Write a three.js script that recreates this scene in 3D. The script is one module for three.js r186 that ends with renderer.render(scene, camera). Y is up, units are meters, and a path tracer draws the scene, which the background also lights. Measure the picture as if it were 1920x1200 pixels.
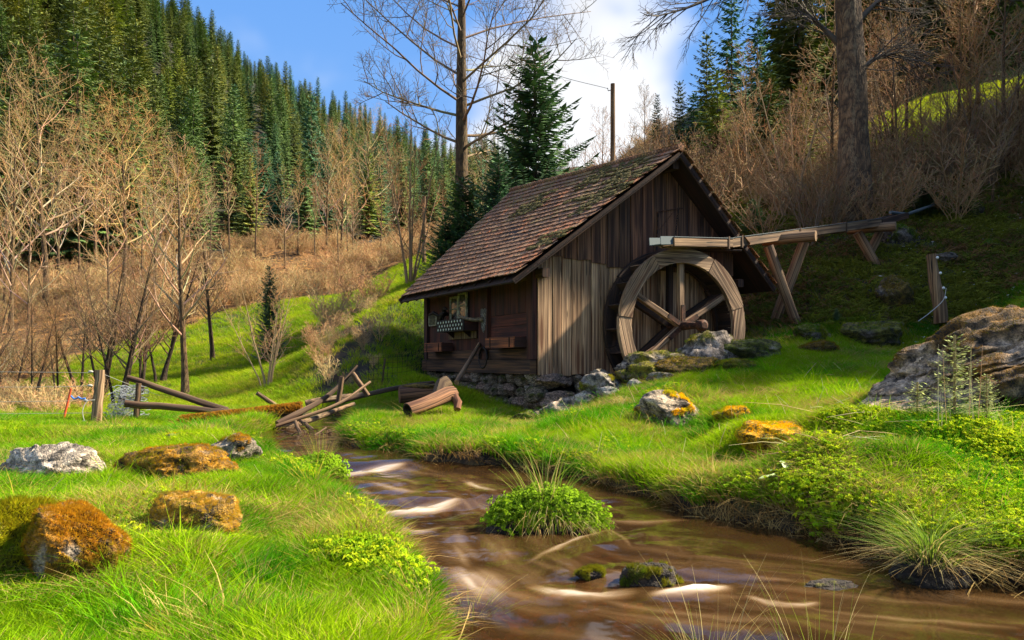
import * as THREE from 'three';
import { mergeGeometries } from 'three/addons/utils/BufferGeometryUtils.js';

// ---------------------------------------------------------------- camera, sky, sun, exposure
const W = 1920, HGT = 1200, F = 1500, HOR = 676, CAM = 1.35;
const scene = new THREE.Scene();
const camera = new THREE.PerspectiveCamera(2 * Math.atan(600 / F) * 180 / Math.PI, W / HGT, 0.1, 1500);
camera.position.set(0, CAM, 0);
camera.setViewOffset(W, HGT, 0, 600 - HOR, W, HGT);        // a lens shifted up, verticals stay upright
camera.updateProjectionMatrix();
const renderer = new THREE.WebGLRenderer({ antialias: true });
renderer.toneMapping = THREE.LinearToneMapping;
renderer.toneMappingExposure = 3.25;
renderer.shadowMap.enabled = true;
const SUN = new THREE.Vector3(0.71, 0.67, -0.16).normalize();
const sun = new THREE.DirectionalLight(new THREE.Color(1.0, 0.88, 0.67), 5);
sun.position.copy(SUN).multiplyScalar(120); sun.target.position.set(0, 0, 0);
sun.castShadow = true; sun.shadow.radius = 5;
sun.shadow.mapSize.set(4096, 4096);
Object.assign(sun.shadow.camera, { left: -60, right: 60, top: 60, bottom: -60, near: 1, far: 400 });
scene.add(sun, sun.target);

// ---------------------------------------------------------------- random numbers and noise
function rng(seed) { let s = seed >>> 0; return () => { s = (s + 0x6D2B79F5) >>> 0; let t = s; t = Math.imul(t ^ (t >>> 15), t | 1); t ^= t + Math.imul(t ^ (t >>> 7), t | 61); return ((t ^ (t >>> 14)) >>> 0) / 4294967296; }; }
const hash = (x, y, z = 0) => { let h = Math.imul(x, 374761393) ^ Math.imul(y, 668265263) ^ Math.imul(z, 1274126177); h = Math.imul(h ^ (h >>> 13), 1274126177); return ((h ^ (h >>> 16)) >>> 0) / 4294967296; };
const sm = (t) => t * t * (3 - 2 * t), mix = (a, b, t) => a + (b - a) * t, clamp = (x, a = 0, b = 1) => Math.min(b, Math.max(a, x));
const sstep = (a, b, x) => sm(clamp((x - a) / (b - a)));
function vn(x, y, per = 0, seed = 0) {
  const xi = Math.floor(x), yi = Math.floor(y), fx = sm(x - xi), fy = sm(y - yi);
  const m = (k) => per ? ((k % per) + per) % per : k;
  const a = hash(m(xi), m(yi), seed), b = hash(m(xi + 1), m(yi), seed), c = hash(m(xi), m(yi + 1), seed), d = hash(m(xi + 1), m(yi + 1), seed);
  return mix(mix(a, b, fx), mix(c, d, fx), fy);
}
function vn2(x, y, px, py, seed = 0) {     // different periods in x and y
  const xi = Math.floor(x), yi = Math.floor(y), fx = sm(x - xi), fy = sm(y - yi), mx = (k) => ((k % px) + px) % px, my = (k) => ((k % py) + py) % py;
  return mix(mix(hash(mx(xi), my(yi), seed), hash(mx(xi + 1), my(yi), seed), fx), mix(hash(mx(xi), my(yi + 1), seed), hash(mx(xi + 1), my(yi + 1), seed), fx), fy);
}
function fbm(x, y, o = 4, seed = 0) { let s = 0, a = 0.5, n = 0; for (let k = 0; k < o; k++) { s += a * vn(x, y, 0, seed + k); n += a; x *= 2.03; y *= 2.03; a *= 0.5; } return s / n; }
function vn3(x, y, z, seed = 0) {
  const zi = Math.floor(z), fz = sm(z - zi);
  return mix(vn(x, y, 0, seed + zi * 57), vn(x, y, 0, seed + (zi + 1) * 57), fz);
}
function fbm3(x, y, z, o = 4, seed = 0) { let s = 0, a = 0.5, n = 0; for (let k = 0; k < o; k++) { s += a * vn3(x, y, z, seed + k * 7); n += a; x *= 2.03; y *= 2.03; z *= 2.03; a *= 0.5; } return s / n; }

// ---------------------------------------------------------------- sky: air and clouds
{
  const w = 1024, h = 512, d = new Float32Array(w * h * 4);
  for (let j = 0; j < h; j++) for (let i = 0; i < w; i++) {
    const el = (j + 0.5) / h * Math.PI - Math.PI / 2, az = ((i + 0.5) / w - 0.5) * 2 * Math.PI;
    const y = Math.sin(el), x = Math.cos(el) * Math.cos(az), z = Math.cos(el) * Math.sin(az);
    const e = Math.max(0, y), k = Math.exp(-e * 3.4);
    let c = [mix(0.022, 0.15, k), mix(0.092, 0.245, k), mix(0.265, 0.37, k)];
    // cumulus banks: in view one stands to the right of the valley, unseen cover all round is added to whiten the ambient light
    const wb = fbm3(x * 5 + 70, y * 8 + 9, z * 5, 5, 17) - 0.5, wc = fbm3(x * 5 + 20, y * 8 + 49, z * 5, 5, 19) - 0.5, a = Math.atan2(x, -z) + wb * 0.22, eb = el + wc * 0.16;   // 0 straight ahead, + to the right
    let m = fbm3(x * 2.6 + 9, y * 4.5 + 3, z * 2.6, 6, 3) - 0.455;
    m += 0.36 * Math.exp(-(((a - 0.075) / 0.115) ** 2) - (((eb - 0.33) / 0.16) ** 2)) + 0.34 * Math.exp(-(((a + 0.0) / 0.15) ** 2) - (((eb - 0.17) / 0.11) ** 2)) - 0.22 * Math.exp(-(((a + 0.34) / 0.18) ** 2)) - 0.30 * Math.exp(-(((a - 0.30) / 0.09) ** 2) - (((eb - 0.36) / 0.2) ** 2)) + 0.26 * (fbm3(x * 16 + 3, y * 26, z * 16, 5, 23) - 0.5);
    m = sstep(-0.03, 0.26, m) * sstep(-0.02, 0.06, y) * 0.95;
    const t = 0.36 + 0.26 * (fbm3(x * 9 + 40, y * 13, z * 9, 5, 11) - 0.5);
    c = [mix(c[0], t * 0.985, m), mix(c[1], t * 0.99, m), mix(c[2], t * 1.0, m)];
    if (y < 0) c = [0.12, 0.12, 0.10];
    d.set([...c, 1], (j * w + i) * 4);
  }
  const sky = new THREE.DataTexture(d, w, h, THREE.RGBAFormat, THREE.FloatType);
  sky.mapping = THREE.EquirectangularReflectionMapping; sky.magFilter = sky.minFilter = THREE.LinearFilter; sky.needsUpdate = true;
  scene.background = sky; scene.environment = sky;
}

// ---------------------------------------------------------------- naming
const taken = new Map();
function numbered(name) { const n = taken.get(name) ?? 0; taken.set(name, n + 1); return n ? `${name}_${String(n).padStart(3, '0')}` : name; }
function tag(o, label, category, group, kind) { if (label) o.userData.label = label; if (category) o.userData.category = category; if (group) o.userData.group = group; if (kind) o.userData.kind = kind; return o; }
function thing(name, label, category, pos = [0, 0, 0], turn = 0, group) {
  const o = new THREE.Group(); o.name = numbered(name); o.position.set(...pos); o.rotation.y = turn; scene.add(o);
  return tag(o, label, category, group);
}
function part(name, geo, mat, parent, label) {
  const m = new THREE.Mesh(geo, mat); m.name = parent === scene ? numbered(name) : name; m.castShadow = m.receiveShadow = true; parent.add(m);
  if (label) m.userData.label = label; return m;
}
function single(name, geo, mat, label, category, group) { return tag(part(name, geo, mat, scene), label, category, group); }
function dup(root, pos, turn, scale, label, group) {
  const r = root.clone(); r.name = numbered(root.name.replace(/_\d{3}$/, '')); r.userData = { ...root.userData }; scene.add(r);
  r.position.set(...pos); r.rotation.y = turn; if (Array.isArray(scale)) r.scale.set(...scale); else r.scale.setScalar(scale);
  if (label) r.userData.label = label; if (group) r.userData.group = group; return r;
}

// ---------------------------------------------------------------- geometry builder
const V = (x, y, z) => new THREE.Vector3(x, y, z);
class GB {
  constructor() { this.p = []; this.u = []; this.c = []; this.i = []; this.col = null; }
  get n() { return this.p.length / 3; }
  v(x, y, z, u = 0, w = 0) { this.p.push(x, y, z); this.u.push(u, w); if (this.col) this.c.push(this.col[0], this.col[1], this.col[2]); return this.n - 1; }
  tri(a, b, c) { this.i.push(a, b, c); }
  quad(a, b, c, d) { this.i.push(a, b, c, a, c, d); }
  // tapered tube through points, cap: closed ends
  tube(pts, rad, sides = 6, cap = false, wob = 0, R = null) {
    const n = pts.length, rings = []; let len = 0, up = null;
    for (let k = 0; k < n; k++) {
      const a = pts[Math.max(0, k - 1)], b = pts[Math.min(n - 1, k + 1)];
      let dx = b.x - a.x, dy = b.y - a.y, dz = b.z - a.z; const l = Math.hypot(dx, dy, dz) || 1; dx /= l; dy /= l; dz /= l;
      if (!up) up = Math.abs(dy) < 0.9 ? [0, 1, 0] : [1, 0, 0];
      let d = up[0] * dx + up[1] * dy + up[2] * dz, ux = up[0] - d * dx, uy = up[1] - d * dy, uz = up[2] - d * dz; const ul = Math.hypot(ux, uy, uz) || 1; ux /= ul; uy /= ul; uz /= ul; up = [ux, uy, uz];
      const wx = dy * uz - dz * uy, wy = dz * ux - dx * uz, wz = dx * uy - dy * ux;
      if (k) len += Math.hypot(pts[k].x - pts[k - 1].x, pts[k].y - pts[k - 1].y, pts[k].z - pts[k - 1].z);
      const r = typeof rad === 'function' ? rad(k / (n - 1)) : rad[k] ?? rad, ring = [];
      for (let s = 0; s <= (sides > 4 ? sides : sides - 1); s++) {
        const q = s / sides * 2 * Math.PI, rr = r * (wob && R ? 1 + wob * (vn(Math.cos(q) * 2 + 5, Math.sin(q) * 2 + len * 3, 0, R) - 0.5) * 2 : 1), ca = Math.cos(q) * rr, sa = Math.sin(q) * rr;
        ring.push(this.v(pts[k].x + ux * ca + wx * sa, pts[k].y + uy * ca + wy * sa, pts[k].z + uz * ca + wz * sa, s / sides * Math.max(0.12, 6.28 * r), len));
      }
      rings.push(ring);
    }
    const m = rings[0].length, open = sides > 4;
    for (let k = 0; k < n - 1; k++) for (let s = 0; s < (open ? m - 1 : m); s++) this.quad(rings[k][s], rings[k][(s + 1) % m], rings[k + 1][(s + 1) % m], rings[k + 1][s]);
    if (cap) for (const [ring, pt, flip] of [[rings[0], pts[0], 1], [rings[n - 1], pts[n - 1], 0]]) {
      const c = this.v(pt.x, pt.y, pt.z, 0.3, 0.3), e = ring.map((q, s) => this.v(this.p[q * 3], this.p[q * 3 + 1], this.p[q * 3 + 2], 0.3 + 0.1 * Math.cos(s), 0.3 + 0.1 * Math.sin(s)));
      for (let s = 0; s < m - 1; s++) flip ? this.tri(c, e[s + 1], e[s]) : this.tri(c, e[s], e[s + 1]);
      if (!open) flip ? this.tri(c, e[0], e[m - 1]) : this.tri(c, e[m - 1], e[0]);
    }
    return this;
  }
  // box with chamfer-free hard edges, centred, optional matrix
  box(w, h, d, m = null, cx = 0, cy = 0, cz = 0, uo = 0, vo = 0, grain = 'y') {
    const X = w / 2, Y = h / 2, Z = d / 2, t = V(0, 0, 0);
    const face = (a, b, c, e, su, sv) => {
      const ids = [a, b, c, e].map((q, k) => { t.set(q[0] * X + cx, q[1] * Y + cy, q[2] * Z + cz); if (m) t.applyMatrix4(m); const u = (k === 1 || k === 2 ? su : 0) + uo, v = (k > 1 ? sv : 0) + vo; return grain === 'y' ? this.v(t.x, t.y, t.z, u, v) : this.v(t.x, t.y, t.z, v, u); });
      this.quad(...ids);
    };
    face([-1, -1, 1], [1, -1, 1], [1, 1, 1], [-1, 1, 1], w, h); face([1, -1, -1], [-1, -1, -1], [-1, 1, -1], [1, 1, -1], w, h);
    face([1, -1, 1], [1, -1, -1], [1, 1, -1], [1, 1, 1], d, h); face([-1, -1, -1], [-1, -1, 1], [-1, 1, 1], [-1, 1, -1], d, h);
    face([-1, 1, 1], [1, 1, 1], [1, 1, -1], [-1, 1, -1], w, d); face([-1, -1, -1], [1, -1, -1], [1, -1, 1], [-1, -1, 1], w, d);
    return this;
  }
  build(flat = false) {
    let g = new THREE.BufferGeometry();
    g.setAttribute('position', new THREE.Float32BufferAttribute(this.p, 3)); g.setAttribute('uv', new THREE.Float32BufferAttribute(this.u, 2));
    if (this.c.length === this.p.length) g.setAttribute('color', new THREE.Float32BufferAttribute(this.c, 3));
    g.setIndex(this.i); if (flat) g = g.toNonIndexed(); g.computeVertexNormals(); return g;
  }
}
// a beam between two points: square section w x h, worn edges
function beamGeo(a, b, w, h, seed = 1, uo = 0) {
  const g = new GB(), L = a.distanceTo(b), d = b.clone().sub(a).normalize(), s = V(d.z, 0, -d.x); if (s.lengthSq() < 1e-4) s.set(1, 0, 0); s.normalize();
  const u = s.clone().cross(d).normalize().multiplyScalar(-1), R = rng(seed), N = 5, ch = Math.min(w, h) * 0.12;
  const prof = [[-w / 2 + ch, -h / 2], [w / 2 - ch, -h / 2], [w / 2, -h / 2 + ch], [w / 2, h / 2 - ch], [w / 2 - ch, h / 2], [-w / 2 + ch, h / 2], [-w / 2, h / 2 - ch], [-w / 2, -h / 2 + ch]];
  const rows = [];
  for (let k = 0; k <= N; k++) {
    const t = k / N, row = []; let per = 0; const js = (R() - 0.5) * w * 0.05, ju = (R() - 0.5) * h * 0.05;
    for (let q = 0; q <= 8; q++) { const [x, y] = prof[q % 8]; if (q) per += Math.hypot(x - prof[q - 1][0], y - prof[q - 1][1]); row.push([a.x + d.x * L * t + s.x * (x + js) + u.x * (y + ju), a.y + d.y * L * t + s.y * (x + js) + u.y * (y + ju), a.z + d.z * L * t + s.z * (x + js) + u.z * (y + ju), per + uo, t * L + uo * 3]); }
    rows.push(row);
  }
  for (let k = 0; k < N; k++) for (let q = 0; q < 8; q++) g.quad(g.v(...rows[k][q]), g.v(...rows[k][q + 1]), g.v(...rows[k + 1][q + 1]), g.v(...rows[k + 1][q]));
  for (const [row, f] of [[rows[0], 1], [rows[N], 0]]) { const e = row.slice(0, 8).map((r, q) => g.v(r[0], r[1], r[2], prof[q][0], prof[q][1] * 0.2)); for (let q = 1; q < 7; q++) f ? g.tri(e[0], e[q + 1], e[q]) : g.tri(e[0], e[q], e[q + 1]); }
  return g.build();
}
// upright board: x from 0 to w, bottom yb, top heights yl (left) and yr (right), front at z = t
function plankGeo(w, yb, yl, yr, t, R, ragged = 0.01) {
  const g = new GB(), uo = R() * 7, vo = R() * 9, N = 4, gap = 0.004, ls = [], rs = [];
  for (let k = 0; k <= N; k++) { const f = k / N; ls.push([gap + R() * 0.005, mix(yb + (k ? 0 : (R() - 0.5) * ragged * 2), yl, f)]); rs.push([w - gap - R() * 0.005, mix(yb + (k ? 0 : (R() - 0.5) * ragged * 2), yr, f)]); }
  const zt = (R() - 0.5) * 0.008, tz = t + zt;
  const q = (a, b, c, d, z0, z1, z2, z3) => g.quad(g.v(a[0], a[1], z0, a[0] + z0 + uo, a[1] + vo), g.v(b[0], b[1], z1, b[0] + z1 + uo, b[1] + vo), g.v(c[0], c[1], z2, c[0] + z2 + uo, c[1] + vo), g.v(d[0], d[1], z3, d[0] + z3 + uo, d[1] + vo));
  const b = 0.004, inn = (s, k) => [s[k][0] + (s === ls ? b : -b), s[k][1]];
  for (let k = 0; k < N; k++) {
    q(inn(ls, k), inn(rs, k), inn(rs, k + 1), inn(ls, k + 1), tz, tz, tz, tz);
    q(ls[k], inn(ls, k), inn(ls, k + 1), ls[k + 1], tz - b, tz, tz, tz - b); q(inn(rs, k), rs[k], rs[k + 1], inn(rs, k + 1), tz, tz - b, tz - b, tz);
    q(ls[k], ls[k], ls[k + 1], ls[k + 1], 0, tz - b, tz - b, 0); q(rs[k], rs[k], rs[k + 1], rs[k + 1], tz - b, 0, 0, tz - b);
    q(rs[k], ls[k], ls[k + 1], rs[k + 1], 0, 0, 0, 0);
  }
  q(ls[0], rs[0], rs[0], ls[0], 0, 0, tz, tz); q(ls[N], rs[N], rs[N], ls[N], tz, tz, 0, 0);
  return g.build();
}

// ---------------------------------------------------------------- textures
function texture(w, h, fn, srgb = true) {
  const d = new Uint8Array(w * h * 4);
  for (let j = 0; j < h; j++) for (let i = 0; i < w; i++) { const c = fn(i / w, j / h); d.set([clamp(c[0]) * 255, clamp(c[1]) * 255, clamp(c[2]) * 255, 255], (j * w + i) * 4); }
  const t = new THREE.DataTexture(d, w, h, THREE.RGBAFormat, THREE.UnsignedByteType);
  t.wrapS = t.wrapT = THREE.RepeatWrapping; t.magFilter = THREE.LinearFilter; t.minFilter = THREE.LinearMipmapLinearFilter; t.generateMipmaps = true;
  if (srgb) t.colorSpace = THREE.SRGBColorSpace; t.needsUpdate = true; return t;
}
const pf = (x, y, f, o, s) => { let v = 0, a = 0.5, n = 0; for (let k = 0; k < o; k++) { v += a * vn(x * f, y * f, f, s + k); n += a; f *= 2; a *= 0.5; } return v / n; };
// weathered timber, grain along v; grey is how silvery it is
const grainAt = (x, y, s) => {
  const a = vn2(x * 90, y * 3, 90, 3, s), b = vn2(x * 40, y * 2, 40, 2, s + 1), c = vn2(x * 14, y * 3, 14, 3, s + 2), e = vn2(x * 170, y * 12, 170, 12, s + 3);
  const crack = sstep(0.86, 0.95, vn2(x * 55, y * 4, 55, 4, s + 4)), stain = sstep(0.52, 0.8, vn2(x * 9, y * 3, 9, 3, s + 5) * 0.7 + b * 0.3), knot = 0;
  return { g: 0.35 * a + 0.3 * b + 0.2 * c + 0.15 * e, crack, stain, knot };
};
const woodTex = (dark, light, stainC, s) => texture(512, 512, (x, y) => { const q = grainAt(x, y, s), t = clamp((q.g - 0.25) * 1.9); const st = q.stain * 0.8; return [0, 1, 2].map((k) => mix(mix(dark[k], light[k], t), stainC[k], st) * (1 - 0.75 * q.crack)); });
const woodBump = texture(512, 512, (x, y) => { const q = grainAt(x, y, 21), v = q.g * (1 - 0.9 * q.crack); return [v, v, v]; }, false);
const rep = (t, u, v) => { const c = t.clone(); c.repeat.set(u, v); c.needsUpdate = true; return c; };
const T = {
  grey: woodTex([0.25, 0.195, 0.15], [0.71, 0.62, 0.52], [0.25, 0.15, 0.09], 21),
  brown: woodTex([0.13, 0.085, 0.06], [0.42, 0.31, 0.235], [0.12, 0.065, 0.04], 31),
  dark: woodTex([0.12, 0.055, 0.035], [0.29, 0.155, 0.10], [0.10, 0.045, 0.03], 41),
  speck: texture(512, 512, (x, y) => { const a = pf(x, y, 8, 5, 61), b = pf(x, y, 48, 3, 71), v = 0.55 + (a - 0.5) * 0.9 + (b - 0.5) * 0.5; return [v, v * 0.98, v * 0.95]; }),
  bump: texture(512, 512, (x, y) => { const v = 0.6 * pf(x, y, 10, 5, 81) + 0.4 * pf(x, y, 60, 3, 91); return [v, v, v]; }, false),
  bark: texture(256, 512, (x, y) => { const r = Math.abs(vn2(x * 14 + 2 * vn2(x * 6, y * 8, 6, 8, 5), y * 10, 14, 10, 6) - 0.5) * 2, e = vn2(x * 60, y * 60, 60, 60, 8), li = sstep(0.62, 0.75, vn2(x * 6, y * 7, 6, 7, 9) * 0.75 + e * 0.25), v = 0.28 + 0.5 * r * 0.8 + e * 0.2; return [mix(v * 0.98, 0.72, li * 0.6), mix(v * 0.86, 0.70, li * 0.6), mix(v * 0.72, 0.62, li * 0.6)]; }),
  barkBump: texture(256, 512, (x, y) => { const r = Math.abs(vn2(x * 14 + 2 * vn2(x * 6, y * 8, 6, 8, 5), y * 10, 14, 10, 6) - 0.5) * 2, e = vn2(x * 60, y * 60, 60, 60, 8), v = 0.75 * r + 0.25 * e; return [v, v, v]; }, false),
};
const std = (o) => new THREE.MeshStandardMaterial({ roughness: 0.9, side: THREE.DoubleSide, ...o });
const wood = (t, hex, bs = 0.004) => std({ map: rep(t, 1.4, 0.42), bumpMap: rep(woodBump, 1.4, 0.42), bumpScale: bs, color: new THREE.Color(...hex), roughness: 0.88 });
const M = {
  gable: [[1.85, 1.56, 1.24], [1.45, 1.2, 0.93], [1.75, 1.4, 1.04], [1.1, 0.88, 0.68]].map((c) => wood(T.grey, c)),
  upper: [[2.6, 2.15, 1.75], [1.9, 1.58, 1.26], [2.6, 1.95, 1.5], [1.5, 1.28, 1.02]].map((c) => wood(T.brown, c)),
  side: [[1.7, 1.35, 1.1], [1.35, 1.1, 0.9], [2.0, 1.35, 1.1]].map((c) => wood(T.dark, c)),
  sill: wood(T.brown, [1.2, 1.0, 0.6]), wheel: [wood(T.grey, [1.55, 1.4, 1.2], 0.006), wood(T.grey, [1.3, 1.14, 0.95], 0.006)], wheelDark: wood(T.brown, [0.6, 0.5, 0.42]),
  flume: wood(T.grey, [0.92, 0.8, 0.64], 0.006), underside: wood(T.dark, [0.8, 0.72, 0.62]), barge: wood(T.brown, [1.0, 0.82, 0.62]),
  log: std({ map: rep(T.bark, 1.5, 0.8), bumpMap: rep(T.barkBump, 1.5, 0.8), bumpScale: 0.012, color: new THREE.Color(0.5, 0.4, 0.29) }),
  driftwood: wood(T.grey, [0.5, 0.4, 0.29], 0.006), pole: wood(T.grey, [0.85, 0.7, 0.5], 0.004), post: wood(T.grey, [1.1, 0.98, 0.8], 0.006),
  bark: std({ map: rep(T.bark, 1.2, 0.5), bumpMap: rep(T.barkBump, 1.2, 0.5), bumpScale: 0.025, color: new THREE.Color(0.4, 0.31, 0.22) }),
  iron: std({ color: new THREE.Color(0.06, 0.045, 0.04), metalness: 0.6, roughness: 0.65, map: rep(T.speck, 3, 3) }),
  rust: std({ color: new THREE.Color(0.2, 0.075, 0.035), metalness: 0.2, roughness: 0.8, map: rep(T.speck, 3, 3) }),
  zinc: std({ color: new THREE.Color(0.09, 0.115, 0.125), metalness: 0.2, roughness: 0.7 }),
  rock: std({ vertexColors: true, map: rep(T.speck, 1.6, 1.6), bumpMap: rep(T.bump, 2.2, 2.2), bumpScale: 0.03, roughness: 0.95 }),
  ground: std({ vertexColors: true, map: rep(T.speck, 0.8, 0.8), bumpMap: rep(T.bump, 1.3, 1.3), bumpScale: 0.04, roughness: 1 }),
  twig: std({ vertexColors: true, roughness: 0.9 }),
  leaf: new THREE.MeshPhysicalMaterial({ color: 0xffffff, roughness: 1, transmission: 0.4, thickness: 0, side: THREE.DoubleSide, specularIntensity: 0.12 }),
  vleaf: new THREE.MeshPhysicalMaterial({ color: 0xffffff, vertexColors: true, roughness: 1, transmission: 0.35, thickness: 0, side: THREE.DoubleSide, specularIntensity: 0.2 }),
  needle: std({ vertexColors: true, roughness: 0.75 }), needles: [[1.08, 1.08, 0.85], [0.66, 0.82, 0.95], [0.95, 1.15, 0.9], [0.78, 0.78, 0.7]].map((c) => std({ vertexColors: true, roughness: 0.75, color: new THREE.Color(...c) })), twigs: [[1.15, 1.0, 0.75], [0.8, 0.82, 0.9], [1.2, 1.1, 1.0], [0.9, 0.75, 0.6]].map((c) => std({ vertexColors: true, color: new THREE.Color(...c) })),
  tile: [[0.125, 0.082, 0.056], [0.095, 0.062, 0.043], [0.16, 0.088, 0.05], [0.145, 0.11, 0.082], [0.19, 0.092, 0.048], [0.105, 0.088, 0.04]].map((c) => std({ map: rep(T.speck, 4, 4), bumpMap: rep(T.bump, 5, 5), bumpScale: 0.006, color: new THREE.Color(...c).multiply(new THREE.Color(5.6, 4.0, 2.8)) })),
};

// ---------------------------------------------------------------- from photograph measurements to places
const P = (px, py, D) => V((px - 960) / F * D, CAM + (HOR - py) / F * D, -D);
const waterY = (D) => 0.011 * clamp(D - 4, 0, 14) + 0.07 * sstep(8.95, 9.4, D) + 0.04 * sstep(7.0, 7.35, D) + 0.02 * sstep(4.75, 5.0, D);
function waterAt(px, py) { let lo = 2, hi = 40; for (let k = 0; k < 40; k++) { const D = (lo + hi) / 2, y = HOR + F * (CAM - waterY(D)) / D; if (y > py) lo = D; else hi = D; } return [(px - 960) / F * lo, lo]; }
// control points of the land: px, py, depth
const CTRL = [
  [-900, 1200, 3.3], [0, 1200, 3.3], [450, 1205, 3.3], [800, 1215, 3.4], [1000, 1500, 2], [200, 1560, 2], [1500, 1550, 2], [2100, 1240, 3.0],
  [-500, 1000, 5.2], [0, 985, 5.2], [300, 1000, 5.2], [620, 1005, 5.5], [0, 893, 7.8], [300, 905, 7.4], [550, 893, 8.5], [-500, 850, 10],
  [0, 800, 13.5], [250, 800, 13.5], [430, 818, 12.6], [300, 850, 10], [-500, 790, 14], [120, 775, 17], [350, 770, 17], [480, 775, 15.5],
  [0, 752, 24], [200, 725, 26], [350, 738, 22], [480, 700, 24], [560, 745, 18], [150, 672, 34], [293, 634, 36], [460, 604, 38], [555, 583, 40], [-300, 700, 32],
  [650, 568, 44], [740, 520, 46], [790, 495, 48], [600, 745, 17.5], [700, 735, 17], [780, 700, 18.5], [650, 640, 20], [720, 570, 23], [790, 565, 23], [690, 590, 27], [560, 690, 21], [600, 660, 26], [820, 520, 30],
  [1050, 785, 14.6], [900, 788, 14.3], [780, 792, 13.9], [700, 775, 15], [800, 730, 20.5], [950, 640, 22], [1000, 520, 28],
  [1060, 806, 11.8], [900, 815, 12.2], [1180, 815, 10.6], [1330, 893, 7.4], [1500, 900, 7.0], [1700, 900, 6.6], [1920, 900, 6.6], [2300, 900, 6], [1500, 800, 9.6], [1250, 800, 10.8], [1400, 740, 12], [1260, 715, 13.6],
  [1160, 745, 13.6], [1600, 742, 11.2], [1500, 655, 15], [1650, 645, 16], [1820, 640, 15.5], [1900, 800, 8], [2000, 690, 10], [2400, 560, 10], [2400, 850, 6], [1300, 690, 16.5], [1130, 730, 15.6],
  [1500, 560, 18.5], [1700, 560, 18], [1600, 450, 22], [1800, 450, 21], [1950, 560, 15], [1900, 420, 22], [2400, 400, 18], [1640, 400, 25], [1480, 440, 24], [1380, 420, 27], [1750, 320, 32], [1900, 300, 30], [2500, 150, 28],
  [1640, 262, 42], [1800, 200, 44], [1910, 150, 46], [1640, 215, 55], [1800, 140, 58], [1920, 80, 60], [2500, -200, 60], [1300, 330, 38], [1200, 390, 38], [1450, 340, 40],
  [1300, 220, 75], [1600, 80, 90], [1900, -50, 100], [1100, 340, 90], [1250, 280, 150], [1700, 60, 180],
  [-900, 700, 60], [-900, 300, 100], [-900, -100, 180], [0, 560, 48], [250, 540, 48], [0, 480, 62], [0, 300, 95], [0, 60, 135], [0, -140, 180], [300, 460, 65], [300, 290, 110], [300, 90, 165], [300, 60, 260], [500, 440, 75], [500, 320, 125],
  [500, 190, 185], [500, 175, 300], [700, 445, 80], [700, 345, 140], [700, 255, 220], [700, 250, 340], [850, 430, 90], [850, 345, 180], [870, 310, 280], [930, 420, 70], [1000, 380, 110], [980, 330, 200], [980, 325, 340], [1100, 320, 300],
];
const ca = (px) => (px - 960) / 420, cb = (D) => Math.log(D) * 2.4;
const land = (() => {
  const pts = CTRL.map(([px, py, D]) => ({ a: ca(px), b: cb(D), q: (CAM + (HOR - py) / F * D - 0.2) / (D + 10) })), N = pts.length, n = N + 3, A = [];
  const ker = (r2) => r2 > 1e-9 ? 0.5 * r2 * Math.log(r2) : 0;
  for (let i = 0; i < N; i++) { const r = new Float64Array(n + 1); for (let j = 0; j < N; j++) r[j] = ker((pts[i].a - pts[j].a) ** 2 + (pts[i].b - pts[j].b) ** 2); r[i] += 0.012; r[N] = 1; r[N + 1] = pts[i].a; r[N + 2] = pts[i].b; r[n] = pts[i].q; A.push(r); }
  for (let k = 0; k < 3; k++) { const r = new Float64Array(n + 1); for (let j = 0; j < N; j++) r[j] = k === 0 ? 1 : k === 1 ? pts[j].a : pts[j].b; A.push(r); }
  for (let c = 0; c < n; c++) { let p = c; for (let r = c + 1; r < n; r++) if (Math.abs(A[r][c]) > Math.abs(A[p][c])) p = r; [A[c], A[p]] = [A[p], A[c]]; for (let r = 0; r < n; r++) if (r !== c) { const f = A[r][c] / A[c][c]; if (f) for (let k = c; k <= n; k++) A[r][k] -= f * A[c][k]; } }
  const w = A.map((r, i) => r[n] / r[i]);
  return (X, D) => { const Dc = clamp(D, 2, 340), px = clamp(960 + F * X / Dc, -1100, 2900), a = ca(px), b = cb(Dc); let q = w[N] + w[N + 1] * a + w[N + 2] * b; for (let j = 0; j < N; j++) { const r2 = (a - pts[j].a) ** 2 + (b - pts[j].b) ** 2; if (r2 > 1e-9) q += w[j] * 0.5 * r2 * Math.log(r2); } return 0.2 + q * (Dc + 10); };
})();
// stream outline on its water surface (photograph pixels), left bank upstream then right bank downstream
const STREAM = [[700, 1900], [800, 1400], [870, 1230], [850, 1140], [790, 1065], [735, 1010], [680, 965], [625, 925], [575, 898], [530, 868], [480, 850], [430, 838], [440, 822], [520, 805], [570, 783], [640, 776], [655, 800], [640, 830], [700, 846], [765, 850], [785, 870], [880, 872], [985, 882], [1060, 897], [1130, 915], [1210, 932], [1290, 962], [1370, 980], [1500, 1006], [1620, 1030], [1690, 1068], [1800, 1092], [1960, 1110], [2400, 1150], [2600, 1500], [2000, 2300]].map(([a, b]) => waterAt(a, b));
function streamSD(X, D) {
  let d = 1e9, inside = false;
  for (let i = 0, j = STREAM.length - 1; i < STREAM.length; j = i++) {
    const [xi, yi] = STREAM[i], [xj, yj] = STREAM[j], ex = xj - xi, ey = yj - yi, t = clamp(((X - xi) * ex + (D - yi) * ey) / (ex * ex + ey * ey)); d = Math.min(d, (X - xi - ex * t) ** 2 + (D - yi - ey * t) ** 2);
    if ((yi > D) !== (yj > D) && X < (xj - xi) * (D - yi) / (yj - yi) + xi) inside = !inside;
  }
  return (inside ? -1 : 1) * Math.sqrt(d);
}
const nearStream = (X, D) => D < 18 && X > -9 && X < 14 && D > -3;
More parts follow.
